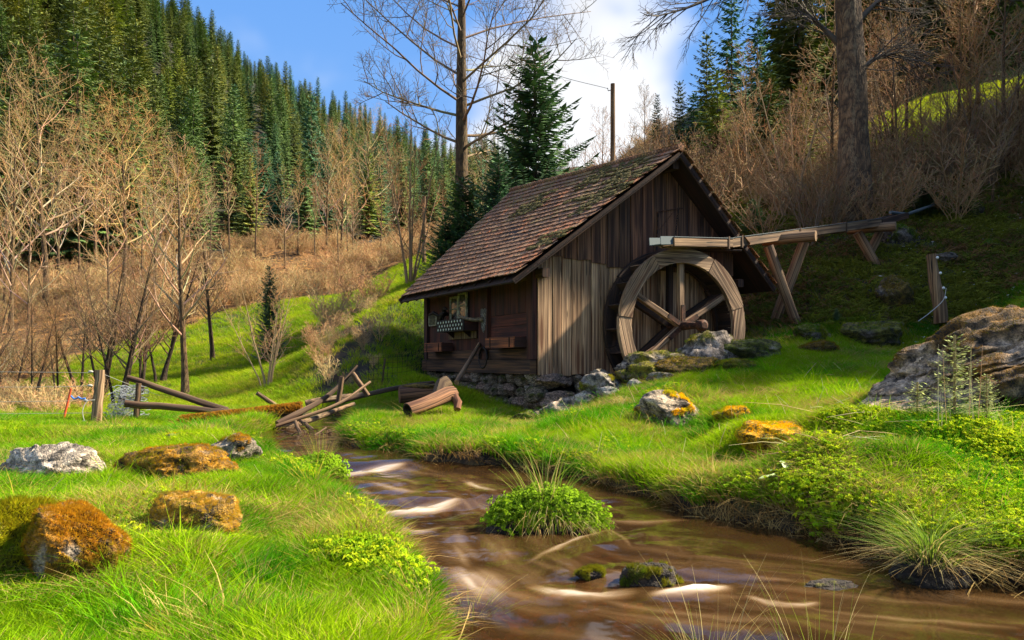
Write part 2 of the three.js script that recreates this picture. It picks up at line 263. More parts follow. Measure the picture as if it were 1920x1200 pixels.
// tufty mounds and hollows of the banks: px, depth, height, radius
const HUMPS = [[1080, 11.4, 0.05, 0.5], [1180, 10.4, 0.1, 0.4], [1290, 9.3, -0.232, 0.35], [1400, 8.6, 0.232, 0.45], [1380, 10.2, 0.174, 0.5], [1560, 8.2, 0.290, 0.5], [1700, 7.7, 0.144, 0.5], [1600, 7.1, -0.145, 0.3], [1540, 6.9, 0.203, 0.35], [1850, 7.0, 0.232, 0.45], [1480, 7.6, -0.174, 0.3], [1270, 12, 0.1, 0.6], [900, 12.6, 0.04, 0.5], [1620, 9.6, 0.174, 0.5], [1700, 6.6, 0.144, 0.3], [560, 8.3, 0.120, 0.4], [450, 6.5, 0.108, 0.4], [250, 5.2, 0.096, 0.4], [520, 5, -0.096, 0.35], [200, 8, 0.096, 0.5], [640, 4.6, 0.084, 0.3], [330, 4.1, 0.084, 0.3]].map(([px, d, a, r]) => [(px - 960) / F * d, d, a, r]);
function ground(X, D) {
  let h = land(X, D);
  const far = clamp((D - 20) / 40);
  h += (fbm(X * 0.9 + 50, D * 0.9, 3, 5) - 0.5) * (D < 13.5 && X > 0 ? 0.16 + 0.12 * sstep(0, 1, X) * sstep(13.5, 12, D) : 0.16) * (1 - far) * sstep(1.5, 4, D) + (fbm(X * 3.1 + 9, D * 3.1, 2, 15) - 0.5) * 0.07 * (1 - far) + (fbm(X * 0.12, D * 0.12, 3, 25) - 0.5) * 3 * far;
  for (const [bx, bd, a, r] of HUMPS) { const q = ((X - bx) ** 2 + (D - bd) ** 2) / (r * r); if (q < 6) h += a * Math.exp(-q); }
  if (nearStream(X, D)) {
    const sd = streamSD(X, D) + (fbm(X * 2.2, D * 2.2, 3, 35) - 0.5) * 0.3, wy = waterY(D);
    if (sd < 1.2) { const bed = wy - 0.16 - 0.16 * sstep(0, 0.8, -sd) + (fbm(X * 4, D * 4, 3, 45) - 0.5) * 0.14, top = Math.max(h, wy + 0.12); h = mix(bed, mix(top, h, sstep(0.3, 1.2, sd)), sstep(-0.06, 0.22, sd)); }
  }
  return h;
}
const at = (X, D, dy = 0) => V(X, ground(X, D) + dy, -D);
function hit(px, py, from = 2.5) { for (let D = from; D < 330; D *= 1.006) { const p = P(px, py, D); if (ground(p.x, D) >= p.y) return D; } return 330; }
const onGround = (px, D) => at((px - 960) / F * D, D);

// ---------------------------------------------------------------- land
const meadowTop = (px) => px < 150 ? 26 + clamp(px, 0, 150) * 0.053 : px < 640 ? 34 + (px - 150) * 0.021 : 44.5 + (px - 640) * 0.04;
function zone(X, D) {
  const px = 960 + F * X / Math.max(D, 2), n = fbm(X * 0.7, D * 0.7, 4, 101), n2 = fbm(X * 2.6, D * 2.6, 3, 111);
  const z = { grass: 1, brush: 0, forest: 0, moss: 0, soil: 0, bed: 0, px, n, n2, lit: 0 };
  if (px < 960 && D > 14.5) {
    const top = meadowTop(px) + (n - 0.5) * 5;
    if (D > top) { z.grass = 0; z.brush = 1; const fo = px < 300 ? 56 : 58 + (px - 300) * 0.03; if (D > fo) { z.brush = 0; z.forest = 1; } }
    else if (px < 230 && D < 24) { z.brush = 0.45 * sstep(200, 90, px) * sstep(0.38, 0.55, n) * sstep(14.5, 16, D); z.grass = 1 - z.brush; }
    if (D < 32 && D > 17.5 && px > 560 && px < 800) { const q = sstep(0.36, 0.52, n2 * 0.6 + n * 0.4) * sstep(560, 620, px) * sstep(735, 690, px); z.grass *= 1 - q; z.soil = q; }
  }
  if (D > 31 && px >= 830 && px <= 1230) { z.grass = 0; z.brush = 1; if (D > 80) { z.brush = 0; z.forest = 1; } }
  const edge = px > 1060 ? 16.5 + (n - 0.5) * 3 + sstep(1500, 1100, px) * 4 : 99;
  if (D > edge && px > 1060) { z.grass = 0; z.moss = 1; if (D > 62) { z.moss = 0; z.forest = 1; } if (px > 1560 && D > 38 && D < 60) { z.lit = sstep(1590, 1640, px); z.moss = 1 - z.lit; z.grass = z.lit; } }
  if (nearStream(X, D)) { const sd = streamSD(X, D); z.sd = sd; if (sd < 0.5) { z.bed = sstep(0.02, -0.1, sd); z.soil = Math.max(z.soil, sstep(0.3, 0.12, sd) * (1 - z.bed)); z.grass *= 1 - Math.max(z.soil, z.bed); } }
  return z;
}
{
  const N = 430, M0 = 470, tx = 5.85, g = new GB(); g.col = [0, 0, 0];
  const D0 = 7, t0 = -Math.asinh(60 / 3.2), t1 = Math.asinh(420 / 3.2);
  for (let j = 0; j <= M0; j++) for (let i = 0; i <= N; i++) {
    const X = 2.6 * Math.sinh((i / N - 0.5) * 2 * tx), D = D0 + 3.2 * Math.sinh(mix(t0, t1, j / M0)), z = zone(X, D), h = ground(X, D);
    const gr = [mix(0.045, 0.10, z.n2), mix(0.085, 0.13, z.n2), 0.010], br = [mix(0.20, 0.46, z.n2), mix(0.095, 0.23, z.n2), mix(0.022, 0.05, z.n2)], fo = [0.035, 0.035, 0.014];
    const mo = mixc([0.055, 0.06, 0.010], [0.12, 0.06, 0.022], sstep(0.36, 0.56, z.n * 0.6 + z.n2 * 0.4)), so = [mix(0.035, 0.09, z.n2), mix(0.022, 0.055, z.n2), 0.014], li = [0.12, 0.17, 0.012];  // li: brighter meadow tone, sunlight put into the colour of the lit patch
    const pebble = sstep(0.5, 0.62, vn(X * 7, D * 7, 0, 7)), be = mixc(mixc([0.02, 0.013, 0.008], [0.27, 0.12, 0.02], sstep(0.42, 0.6, z.n2 * 0.6 + z.n * 0.4)), [0.07, 0.05, 0.035], pebble * 0.5);
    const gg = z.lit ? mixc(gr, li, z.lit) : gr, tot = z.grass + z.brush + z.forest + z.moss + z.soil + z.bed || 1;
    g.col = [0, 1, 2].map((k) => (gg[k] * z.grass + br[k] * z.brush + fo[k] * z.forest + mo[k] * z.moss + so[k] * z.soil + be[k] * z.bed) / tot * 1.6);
    g.v(X, h, -D, X, D);
  }
  for (let j = 0; j < M0; j++) for (let i = 0; i < N; i++) { const a = j * (N + 1) + i; g.quad(a, a + 1, a + N + 2, a + N + 1); }
  single('ground', g.build(), M.ground).userData.kind = 'structure';
}
function mixc(a, b, t) { return [mix(a[0], b[0], t), mix(a[1], b[1], t), mix(a[2], b[2], t)]; }

// ---------------------------------------------------------------- the brook: clear brown water with threads of foam
{
  const X0 = -7, X1 = 11, D0 = -3, D1 = 17, TS = 1024, foam = new Float32Array(TS * TS);
  // threads follow the current: the middle of the stream, upstream to downstream
  const mid = new THREE.CatmullRomCurve3([[520, 845], [640, 872], [760, 905], [860, 960], [930, 1040], [1090, 1085], [1300, 1110], [1600, 1140], [1900, 1170]].map(([a, b]) => { const [x, d] = waterAt(a, b); return V(x, 0, d); })), mids = mid.getPoints(60);
  const flowAt = (x, z) => { let b = 0, bd = 1e9; for (let k = 0; k < 60; k++) { const d = (mids[k].x - x) ** 2 + (mids[k].z - z) ** 2; if (d < bd) { bd = d; b = k; } } return mids[b + 1].clone().sub(mids[b]).normalize(); };
  const strokes = [   // photograph pixels, width in metres, strength
    [[[622, 897], [665, 889], [710, 881], [750, 874]], 0.18, 1.15], [[[690, 905], [740, 917], [790, 925]], 0.11, 0.45], [[[705, 968], [760, 962], [800, 956], [855, 940]], 0.18, 1.15], [[[735, 990], [775, 997], [825, 986]], 0.1, 0.5],
    [[[868, 902], [890, 914], [925, 924]], 0.09, 0.7], [[[866, 1072], [890, 1094], [925, 1118]], 0.24, 0.6], [[[980, 1058], [1030, 1034], [1080, 1014], [1140, 994]], 0.045, 0.5], [[[1000, 1100], [1050, 1114], [1110, 1118], [1180, 1112]], 0.14, 0.75],
    [[[1225, 1119], [1280, 1113], [1330, 1106], [1356, 1100]], 0.11, 1.15], [[[1400, 1120], [1440, 1134], [1490, 1138], [1530, 1132]], 0.07, 0.7], [[[1130, 974], [1190, 980], [1280, 976]], 0.1, 0.25],
  ];
  { const R = rng(333); for (let k = 0; k < 190; k++) { const a = mids[Math.floor(4 + R() * 50)], x = a.x + (R() - 0.5) * 2.6, z = a.z + (R() - 0.5) * 1.6; if (streamSD(x, z) > -0.15) continue; const d = flowAt(x, z), l = 0.35 + R() * 1.0, c = (R() - 0.5) * 0.2; strokes.push([null, 0.03 + R() * 0.12, 0.05 + R() * R() * 0.26, [V(x, 0, z), V(x + d.x * l * 0.5 - d.z * c * l, 0, z + d.z * l * 0.5 + d.x * c * l), V(x + d.x * l, 0, z + d.z * l)]]); } }
  strokes.forEach((q, k) => { strokes[k] = [new THREE.CatmullRomCurve3(q[3] ?? q[0].map(([a, b]) => { const [x, d] = waterAt(a, b); return V(x, 0, d); })).getPoints(40), q[1], q[2]]; });
  const lift = [];
  for (const [pts, w, s] of strokes) for (let k = 0; k < 40; k++) {
    const a = pts[k], t = k / 40, ww = w * (0.55 + 0.45 * Math.sin(Math.PI * t)), ss = 0.85 * s * Math.pow(Math.sin(Math.PI * clamp(t * 0.94 + 0.03)), 0.6);
    const n = pts[k + 1].clone().sub(a).normalize(), R = Math.ceil(ww * 2.6 / (X1 - X0) * TS);
    lift.push([a.x, a.z, ww, ss]);
    const ci = (a.x - X0) / (X1 - X0) * TS, cj = (a.z - D0) / (D1 - D0) * TS;
    for (let j = -R; j <= R; j++) for (let i = -R; i <= R; i++) {
      const ii = Math.round(ci + i), jj = Math.round(cj + j); if (ii < 0 || jj < 0 || ii >= TS || jj >= TS) continue;
      const dx = ii / TS * (X1 - X0) + X0 - a.x, dz = jj / TS * (D1 - D0) + D0 - a.z, al = dx * n.x + dz * n.z, ac = -dx * n.z + dz * n.x;
      const thread = 0.45 + 1.1 * (fbm(ac * 24, al * 0.8 + t * 2, 3, 7 + Math.round(w * 1000)) - 0.2), v = ss * Math.exp(-((ac / ww) ** 2) * 2.4 - (al / (ww * 0.9)) ** 2 * 1.6) * thread;
      const q = jj * TS + ii; foam[q] = Math.max(foam[q], v);
    }
  }
  const f = (x, y) => { const i = Math.min(TS - 1, Math.floor(x * TS)), j = Math.min(TS - 1, Math.floor(y * TS)); return clamp(foam[j * TS + i]); };
  const colour = texture(TS, TS, (x, y) => { const k = f(x, y); return [mix(0.60, 0.97, k), mix(0.44, 0.97, k), mix(0.26, 0.97, k)]; });
  const through = texture(TS, TS, (x, y) => { const k = Math.pow(f(x, y), 0.8); const v = 0.93 - 0.86 * k; return [v, v, v]; }, false);
  const ripple = texture(512, 512, (x, y) => { const v = pf(x, y, 12, 4, 301); return [v, v, v]; }, false);
  for (const t of [colour, through]) t.wrapS = t.wrapT = THREE.ClampToEdgeWrapping;
  const m = new THREE.MeshPhysicalMaterial({ map: colour, transmission: 1, transmissionMap: through, thickness: 0, roughness: 0.1, ior: 1.33, bumpMap: rep(ripple, 5, 5), bumpScale: 0.012, side: THREE.DoubleSide });
  const g = new GB(), NX = 230, ND = 250, id = new Int32Array((NX + 1) * (ND + 1)).fill(-1);
  const vert = (i, j) => {
    const q = j * (NX + 1) + i; if (id[q] >= 0) return id[q];
    const u = i / NX, w = j / ND, X = mix(X0, X1, u), D = mix(D0, D1, w);
    let y = waterY(D) + (fbm(X * 1.7, D * 1.7, 3, 71) - 0.5) * 0.06; { const fl = flowAt(X, D); y += (fbm((X * fl.x + D * fl.z) * 1.6, (X * fl.z - D * fl.x) * 6, 2, 77) - 0.5) * 0.022; }
    const q2 = f(u, w); y += 0.035 * q2;
    return id[q] = g.v(X, y, -D, u, w);
  };
  for (let j = 0; j < ND; j++) for (let i = 0; i < NX; i++) { const X = mix(X0, X1, (i + 0.5) / NX), D = mix(D0, D1, (j + 0.5) / ND); if (streamSD(X, D) < 0.3) g.quad(vert(i, j), vert(i + 1, j), vert(i + 1, j + 1), vert(i, j + 1)); }
  single('water', g.build(), m).userData.kind = 'structure';
}

// ---------------------------------------------------------------- rocks
// stony lump cut by planes; moss where the noise and the upward faces allow
function rockGeo(seed, sx, sy, sz, o = {}) {
  const { detail = 3, cuts = 7, stone = [0.36, 0.32, 0.28], moss = [0.24, 0.12, 0.012], mossy = 0.5, rough = 0.16, up = 0.5 } = o, R = rng(seed);
  let g = new THREE.IcosahedronGeometry(1, [2, 3, 6, 8, 13, 19, 44][detail]); const p = g.attributes.position, planes = [];
  for (let k = 0; k < cuts; k++) { const d = V(R() - 0.5, R() * 1.1 - 0.35, R() - 0.5).normalize(); planes.push([d, 0.55 + R() * 0.33]); }
  const c = new Float32Array(p.count * 3), u = new Float32Array(p.count * 2), v = V(0, 0, 0), amp = Math.cbrt(sx * sy * sz);
  for (let k = 0; k < p.count; k++) {
    v.fromBufferAttribute(p, k); let r = 1;
    for (const [d, h] of planes) { const q = v.dot(d); if (q > h) r = Math.min(r, h / q); }
    r *= 1 + rough * (fbm3(v.x * 1.6 + seed, v.y * 1.6, v.z * 1.6, 4, seed) - 0.5) * 2 + rough * 0.35 * (fbm3(v.x * 6, v.y * 6 + seed, v.z * 6, 3, seed + 5) - 0.5);
    { const e = Math.abs(fbm3(v.x * 1.3 + seed * 3, v.y * 2.1, v.z * 1.3, 3, seed + 31) - 0.5), e2 = Math.abs(fbm3(v.x * 2.6 + seed, v.y * 1.7 + 9, v.z * 2.6, 3, seed + 41) - 0.5); r *= 1 - 0.09 * sstep(0.03, 0.0, e) - 0.05 * sstep(0.025, 0.0, e2) + 0.05 * (Math.floor(v.y * 4 + 2 * fbm3(v.x * 2, v.y, v.z * 2, 2, seed)) % 2); }
    const up1 = v.y; v.multiplyScalar(r);
    const mn = fbm3(v.x * 2.2 + 7, v.y * 2.2 + seed, v.z * 2.2, 4, seed + 9), mw = sstep(0.0, 0.13, mn - 0.5 + (mossy - 0.5) * 0.7 + (up1 - 0.2) * 0.22 * up);
    const st = 0.62 + 0.8 * fbm3(v.x * 3.5, v.y * 3.5, v.z * 3.5 + seed, 4, 3), sp = fbm3(v.x * 14, v.y * 14, v.z * 14, 2, 8), lich = sstep(0.6, 0.72, fbm3(v.x * 4 + 3, v.y * 4, v.z * 4, 3, seed + 21));
    const mv = 0.5 + sp, sc = [0, 1, 2].map((q) => mix(stone[q] * st * (0.75 + 0.5 * sp), stone[q] * 0.35, lich * 0.7));
    for (let q = 0; q < 3; q++) c[k * 3 + q] = mix(sc[q] * 1.25, moss[q] * mv * 1.7, mw);
    r += 0;
    p.setXYZ(k, v.x * sx * (1 + 0.04 * mw), v.y * sy + 0.05 * mw * amp, v.z * sz * (1 + 0.04 * mw)); u[k * 2] = (v.x + v.z * 0.6) * sx; u[k * 2 + 1] = (v.y + v.z * 0.5) * sy;
  }
  g.computeBoundingBox(); { const b = g.boundingBox, m = b.getCenter(V(0, 0, 0)), h = b.getSize(V(0, 0, 0)).multiplyScalar(0.5); for (let k = 0; k < p.count; k++) p.setXYZ(k, (p.getX(k) - m.x) / h.x * sx, (p.getY(k) - m.y) / h.y * sy, (p.getZ(k) - m.z) / h.z * sz); }
  g.setAttribute('color', new THREE.BufferAttribute(c, 3)); g.setAttribute('uv', new THREE.BufferAttribute(u, 2)); g.deleteAttribute('normal');
  // weld so that the stone is shaded as one surface
  const key = new Map(), idx = []; for (let k = 0; k < p.count; k++) { const q = `${p.getX(k).toFixed(4)},${p.getY(k).toFixed(4)},${p.getZ(k).toFixed(4)}`; if (!key.has(q)) key.set(q, k); idx.push(key.get(q)); }
  g.setIndex(idx); g.computeVertexNormals(); g = g.toNonIndexed();
  const q = g.attributes.position, nn = g.attributes.normal, uv = g.attributes.uv;       // the grain is laid on from the three sides
  for (let k = 0; k < q.count; k += 3) { let ax = 0, ay = 0, az = 0; for (let i = k; i < k + 3; i++) { ax += nn.getX(i); ay += nn.getY(i); az += nn.getZ(i); } ax = Math.abs(ax); ay = Math.abs(ay); az = Math.abs(az); for (let i = k; i < k + 3; i++) ay >= ax && ay >= az ? uv.setXY(i, q.getX(i), q.getZ(i)) : ax >= az ? uv.setXY(i, q.getZ(i), q.getY(i)) : uv.setXY(i, q.getX(i), q.getY(i)); }
  return g;
}
// short moss fur standing on a rock's mossy faces
function fur(parent, geo, moss, n, len, seed) {
  const R = rng(seed), p = geo.attributes.position, nr = geo.attributes.normal, c = geo.attributes.color, ok = [];
  for (let k = 0; k < p.count; k++) if (c.getX(k) > c.getZ(k) * 4.2 && nr.getY(k) > -0.4) ok.push(k);
  if (ok.length < 12) return;
  const b = new GB(); for (let k = 0; k < 7; k++) { const a = R() * 6.28, t = 0.5 + R() * 0.6, l = 0.6 + R() * 0.6, bx = (R() - 0.5) * 0.9, bz = (R() - 0.5) * 0.9; const q = [b.v(bx - 0.07, 0, bz), b.v(bx + 0.07, 0, bz), b.v(bx + Math.cos(a) * t * 0.6, l, bz + Math.sin(a) * t * 0.6)]; b.tri(...q); }
  const m = new THREE.InstancedMesh(b.build(), M.leaf, n), Q = new THREE.Quaternion(), S = V(0, 0, 0), mat = new THREE.Matrix4(), col = new THREE.Color(), nf = p.count / 3; let k = 0;
  for (let tries = 0; k < n && tries < n * 12; tries++) {
    const A = Math.floor(R() * nf) * 3, B = A + 1, C = A + 2; if (c.getX(A) < c.getZ(A) * 4.2 || nr.getY(A) < -0.45) continue;
    let u = R(), w = R(); if (u + w > 1) { u = 1 - u; w = 1 - w; }
    const g3 = (at_) => V(at_.getX(A) * (1 - u - w) + at_.getX(B) * u + at_.getX(C) * w, at_.getY(A) * (1 - u - w) + at_.getY(B) * u + at_.getY(C) * w, at_.getZ(A) * (1 - u - w) + at_.getZ(B) * u + at_.getZ(C) * w);
    const pos = g3(p), no = g3(nr).normalize(); no.x += (R() - 0.5) * 0.5; no.z += (R() - 0.5) * 0.5; no.normalize();
    Q.setFromUnitVectors(V(0, 1, 0), no); const l = len * (0.4 + R() * 0.6); S.set(l, l, l); mat.compose(pos, Q, S); m.setMatrixAt(k, mat);
    const q = 0.55 + R() * 0.9, gq = sstep(0.42, 0.62, fbm3(pos.x * 6 + seed, pos.y * 6, pos.z * 6, 3, 31)); col.setRGB(moss[0] * q * 1.5 * (1 - 0.45 * gq), moss[1] * q * 1.5 * (0.9 + R() * 0.3) * (1 - 0.12 * gq), moss[2] * q); m.setColorAt(k++, col);
  }
  m.count = k; m.name = 'moss'; m.userData.kind = 'stuff'; m.castShadow = m.receiveShadow = true; parent.add(m);
}
const OR = [0.36, 0.185, 0.012], YG = [0.20, 0.17, 0.010], GR = [0.10, 0.11, 0.012], ORY = [0.55, 0.31, 0.006];
// px, py of the base, half width in pixels, seen height in pixels
function boulder(name, label, px, py, hw, hh, o, cat = 'boulder', D = null) {
  D = D ?? hit(px, py); const s = D / F, sx = hw * s * 1.04, sy = hh * s * (o.sink ?? 0.62), sz = sx * (o.deep ?? 0.75), b = at((px - 960) * s, D + sz * 0.55, 0);
  b.y += hh * s - sy * (o.topfix ?? 0.93);
  const m = single(name, rockGeo(o.seed, sx, sy, sz, o), M.rock, label, cat, o.group); m.position.copy(b); m.rotation.set(o.rx ?? 0, o.turn ?? 0, o.rz ?? 0);
  if (o.fur) fur(m, m.geometry, o.moss ?? OR, o.fur, o.furLen ?? 0.03, o.seed + 500);
  return m;
}

// ---------------------------------------------------------------- the mill: x along the gable, -z along the side wall
const TH = 26 * Math.PI / 180, CX = (1006 - 960) / F * 15, CD = 15;
const toMill = new THREE.Matrix4().makeRotationY(TH).setPosition(CX, 0, -CD).invert();
const eyeM = V(0, CAM, 0).applyMatrix4(toMill);
const rayM = (px, py) => V((px - 960) / F, (HOR - py) / F, -1).transformDirection(toMill);
const onGable = (px, py, z = 0) => { const d = rayM(px, py), t = (z - eyeM.z) / d.z; return V(eyeM.x + d.x * t, eyeM.y + d.y * t, z); };
const onSide = (px, py, x = 0) => { const d = rayM(px, py), t = (x - eyeM.x) / d.x; return V(x, eyeM.y + d.y * t, eyeM.z + d.z * t); };
const fromMill = (v) => v.clone().applyMatrix4(toMill.clone().invert());
const millThing = (name, label, cat, local, group) => { const w = fromMill(local); return thing(name, label, cat, [w.x, w.y, w.z], TH, group); };

const mill = thing('water_mill', 'old weathered wooden water mill hut with mossy tiled roof on a stone base', 'mill', [CX, 0, -CD], TH);
const SL = 6.0, GW = 4.7, BOT = 1.09;                               // side wall length, gable width, foot of the boards
// roof corners: eave left near/far, ridge near/far, eave right near/far
const RC = { en: V(-0.66, 2.90, 0.36), ef: V(-0.66, 2.95, -6.15), rn: V(2.85, 5.52, 0.66), rf: V(2.85, 6.12, -6.9), wn: V(5.5, 2.97, 0.45), wf: V(5.5, 3.02, -6.2) };
const roofY = (x) => x < 2.85 ? mix(2.90, 5.62, (x + 0.66) / 3.51) : mix(5.62, 2.97, (x - 2.85) / 2.65);
{
  const R = rng(11);
  // gable boards: lower row to the joint, upper row a little proud
  const jointY = (x) => mix(onGable(1048, 478).y, onGable(1165, 498).y, (x - 0.3) / 1.1);
  const jy = (x) => x < 1.5 ? jointY(x) : jointY(1.5) - 0.02 * (x - 1.5);
  const gable = part('gable_wall', (() => { const s = new THREE.Shape(); s.moveTo(0.03, BOT + 0.03); s.lineTo(GW - 0.03, BOT - 0.35); s.lineTo(GW - 0.03, roofY(GW) - 0.22); s.lineTo(2.85, 5.32); s.lineTo(0.03, roofY(0) - 0.22); const g = new THREE.ExtrudeGeometry(s, { depth: 0.05, bevelEnabled: false }); g.translate(0, 0, -0.052); return g; })(), M.underside, mill);
  let x = 0.015; const wl = [0.31, 0.21, 0.23, 0.21, 0.24, 0.2, 0.22];
  for (let k = 0; x < GW - 0.05; k++) {
    const w = Math.min(wl[k % 7] * (0.9 + R() * 0.2), GW - x), m = part('plank', plankGeo(w, BOT - 0.03 - (x > 1.4 ? 0.3 : 0) + R() * 0.03, jy(x) + 0.12, jy(x + w) + 0.12, 0.026, R, 0.012), M.gable[x < 1.3 ? [0, 1, 0, 2, 1][k % 5] : Math.floor(R() * 4)], gable); m.position.set(x, 0, 0); x += w;
  }
  x = 0.30;
  for (let k = 0; x < GW - 0.05; k++) {
    const w = Math.min(0.25 + R() * 0.11, GW - x), top = (q) => Math.max(jy(q) + 0.1, roofY(q) - 0.15);
    const m = part('plank', plankGeo(w, jy(x) - 0.02 + (R() - 0.5) * 0.04, top(x), top(x + w), 0.024, R, 0.02), M.upper[Math.floor(R() * 4)], gable); m.position.set(x, 0, 0.034); x += w;
  }
  // side wall: backing, posts, beams, boards (outer face towards -x)
  const side = part('side_wall', new GB().box(0.05, 2.1, SL - 0.1, null, 0.06, BOT + 1.0, -SL / 2).build(), M.underside, mill);
  const sideBoard = (name, z0, z1, y0, y1, t, mat, xo = 0) => { const g = new GB(), w = z1 - z0; g.box(t, y1 - y0 - 0.008, w - 0.008, null, 0, 0, 0, R() * 5, R() * 5, w > y1 - y0 ? 'x' : 'y'); const m = part(name, g.build(), mat, side); m.position.set(-xo + 0.03 - t / 2, (y0 + y1) / 2 + (R() - 0.5) * 0.004, (z0 + z1) / 2); return m; };
  const zAt = (px, py = 640) => onSide(px, py).z, yA = (py, px = 950) => onSide(px, py).y;
  const y0 = BOT + 0.0, y1 = onSide(930, 674).y, y2 = onSide(930, 655).y;
  sideBoard('sill_beam', -SL, -0.02, y0, y1, 0.14, M.sill, 0.02); sideBoard('beam', -SL + 0.1, -0.12, y1, y2, 0.07, M.sill, 0.01);
  const zc0 = zAt(903), zc1 = zAt(920), zr0 = zAt(994), zl = zAt(806);
  sideBoard('post', -SL, zl, y1, 2.95, 0.1, M.side[1], 0.01); sideBoard('post', zc0, zc1, y1, 3.2, 0.1, M.side[0], 0.01); sideBoard('post', zr0, -0.01, y1, 3.2, 0.1, M.side[0], 0.01);
  const yh = onSide(950, 590).y, step = (yh - y2) / 3;
  for (let k = 0; k < 3; k++) sideBoard('plank', zc1, zr0, y2 + k * step, y2 + (k + 1) * step, 0.035, M.side[2], -0.01 + R() * 0.006);
  for (let z = zc1, k = 0; z < zr0 - 0.03; k++) { const w = Math.min(0.26 + R() * 0.1, zr0 - z); sideBoard('plank', z, z + w, yh, 3.3, 0.03, M.side[k % 3], 0); z += w; }
  for (let z = zl, k = 0; z < zc0 - 0.03; k++) { const w = Math.min(0.28 + R() * 0.14, zc0 - z); sideBoard('plank', z, z + w, y2, 3.2, 0.03, M.side[(k * 2) % 3], 0); z += w; }
  // window: two pale casements, panes with curtains behind
  const wa = onSide(849, 604), wb = onSide(880, 552), zm = (wa.z + wb.z) / 2, wf = M.frame = std({ color: new THREE.Color(0.85, 0.86, 0.6), map: rep(T.speck, 3, 3) });
  const win = part('window', new GB().box(0.03, wb.y - wa.y, wb.z - wa.z, null, 0, 0, 0).build(), std({ color: new THREE.Color(0.03, 0.025, 0.02) }), mill); win.position.set(0.0, (wa.y + wb.y) / 2, zm);
  const glass = new THREE.MeshPhysicalMaterial({ color: 0xffffff, transmission: 1, thickness: 0, roughness: 0.03, side: THREE.DoubleSide }), lace = std({ color: new THREE.Color(0.85, 0.83, 0.78), map: rep(T.speck, 6, 6) });
  for (const s of [-1, 1]) {
    const cw = (wb.z - wa.z) / 2, ch = wb.y - wa.y, oy = s > 0 ? 0.05 : 0, g = new GB(), f = 0.045;
    for (const q of [-1, 1]) { g.box(0.04, ch, f, null, 0, oy, q * (cw / 2 - f / 2)); g.box(0.04, f, cw - 2 * f - 0.002, null, 0, oy + q * (ch / 2 - f / 2), 0); } g.box(0.03, 0.025, cw - 2 * f - 0.002, null, 0, oy, 0);
    const fr = part('window_frame', g.build(), wf, win); fr.position.set(-0.06, 0, s * cw / 2 * 1.02);
    const pn = part('pane', new GB().box(0.004, ch - 2 * f - 0.004, cw - 2 * f - 0.004).build(), glass, win); pn.position.set(-0.062, oy, s * cw / 2 * 1.02);
    const c = new GB(), n = 14; for (let k = 0; k <= n; k++) { const t = k / n, zz = (t - 0.5) * (cw - 0.02), xx = 0.008 * Math.sin(t * 26), lo = -ch / 2 + 0.03 + 0.22 * ch * Math.pow(s > 0 ? t : 1 - t, 2) * 1.5; c.v(xx, lo + oy, zz); c.v(xx, ch / 2 + oy - 0.02, zz); } for (let k = 0; k < n; k++) c.quad(k * 2, k * 2 + 2, k * 2 + 3, k * 2 + 1);
    part('curtain', c.build(), lace, win).position.set(-0.03, 0, s * cw / 2);
  }
  // roof: two slopes of boards carried by rafters, tiles laid over them
  const slab = (a, b, c, d, t) => { const n = b.clone().sub(a).cross(d.clone().sub(a)).normalize(); if (n.y < 0) n.negate(); const g = new GB(), top = [a, b, c, d], bot = top.map((q) => q.clone().addScaledVector(n, -t)), uvs = [[0, 0], [6, 0], [6, 4], [0, 4]], f = (qs, uv = uvs) => g.quad(...qs.map((q, k) => g.v(q.x, q.y, q.z, ...uv[k]))); f(top); f([...bot].reverse()); for (let k = 0; k < 4; k++) f([top[k], bot[k], bot[(k + 1) % 4], top[(k + 1) % 4]], [[0, 0], [0, 0.1], [6, 0.1], [6, 0]]); return g.build(); };
  const dn = (v, y) => v.clone().add(V(0, y, 0));
  const roof = part('roof', mergeGeometries([slab(dn(RC.en, -0.12), dn(RC.ef, -0.12), dn(RC.rf, -0.12), dn(RC.rn, -0.12), 0.03), slab(dn(RC.wn, -0.12), dn(RC.wf, -0.12), dn(RC.rf, -0.13), dn(RC.rn, -0.13), 0.03)]), M.underside, mill);
  const barge = (a, b, h, w, m) => part('barge_board', beamGeo(a, b, w, h, 5, R() * 3), m, roof);
  barge(dn(RC.en, -0.13).add(V(0.02, 0, -0.03)), dn(RC.rn, -0.13).add(V(0, 0, -0.03)), 0.10, 0.035, M.barge); barge(dn(RC.rn, -0.12).add(V(0, 0, -0.03)), dn(RC.wn, -0.12).add(V(0, 0, -0.03)), 0.12, 0.035, M.barge);
  barge(dn(RC.ef, -0.12), dn(RC.rf, -0.12), 0.14, 0.035, M.barge);
  for (const [px, xx] of [[1040, 0.05], [0, 2.85], [0, GW]]) part('purlin', beamGeo(V(xx, xx === 2.85 ? 5.22 : 2.98, -5.9), V(xx, xx === 2.85 ? 5.22 : 2.98, xx === 2.85 ? 0.5 : 0.28), 0.15, 0.17, 6, xx), M.barge, mill);
  for (let k = 0; k < 9; k++) part('rafter', beamGeo(V(-0.6, 2.83, -0.1 - k * 0.72), V(0.25, 3.45, -0.1 - k * 0.72), 0.09, 0.1, 8 + k, k), M.underside, roof);
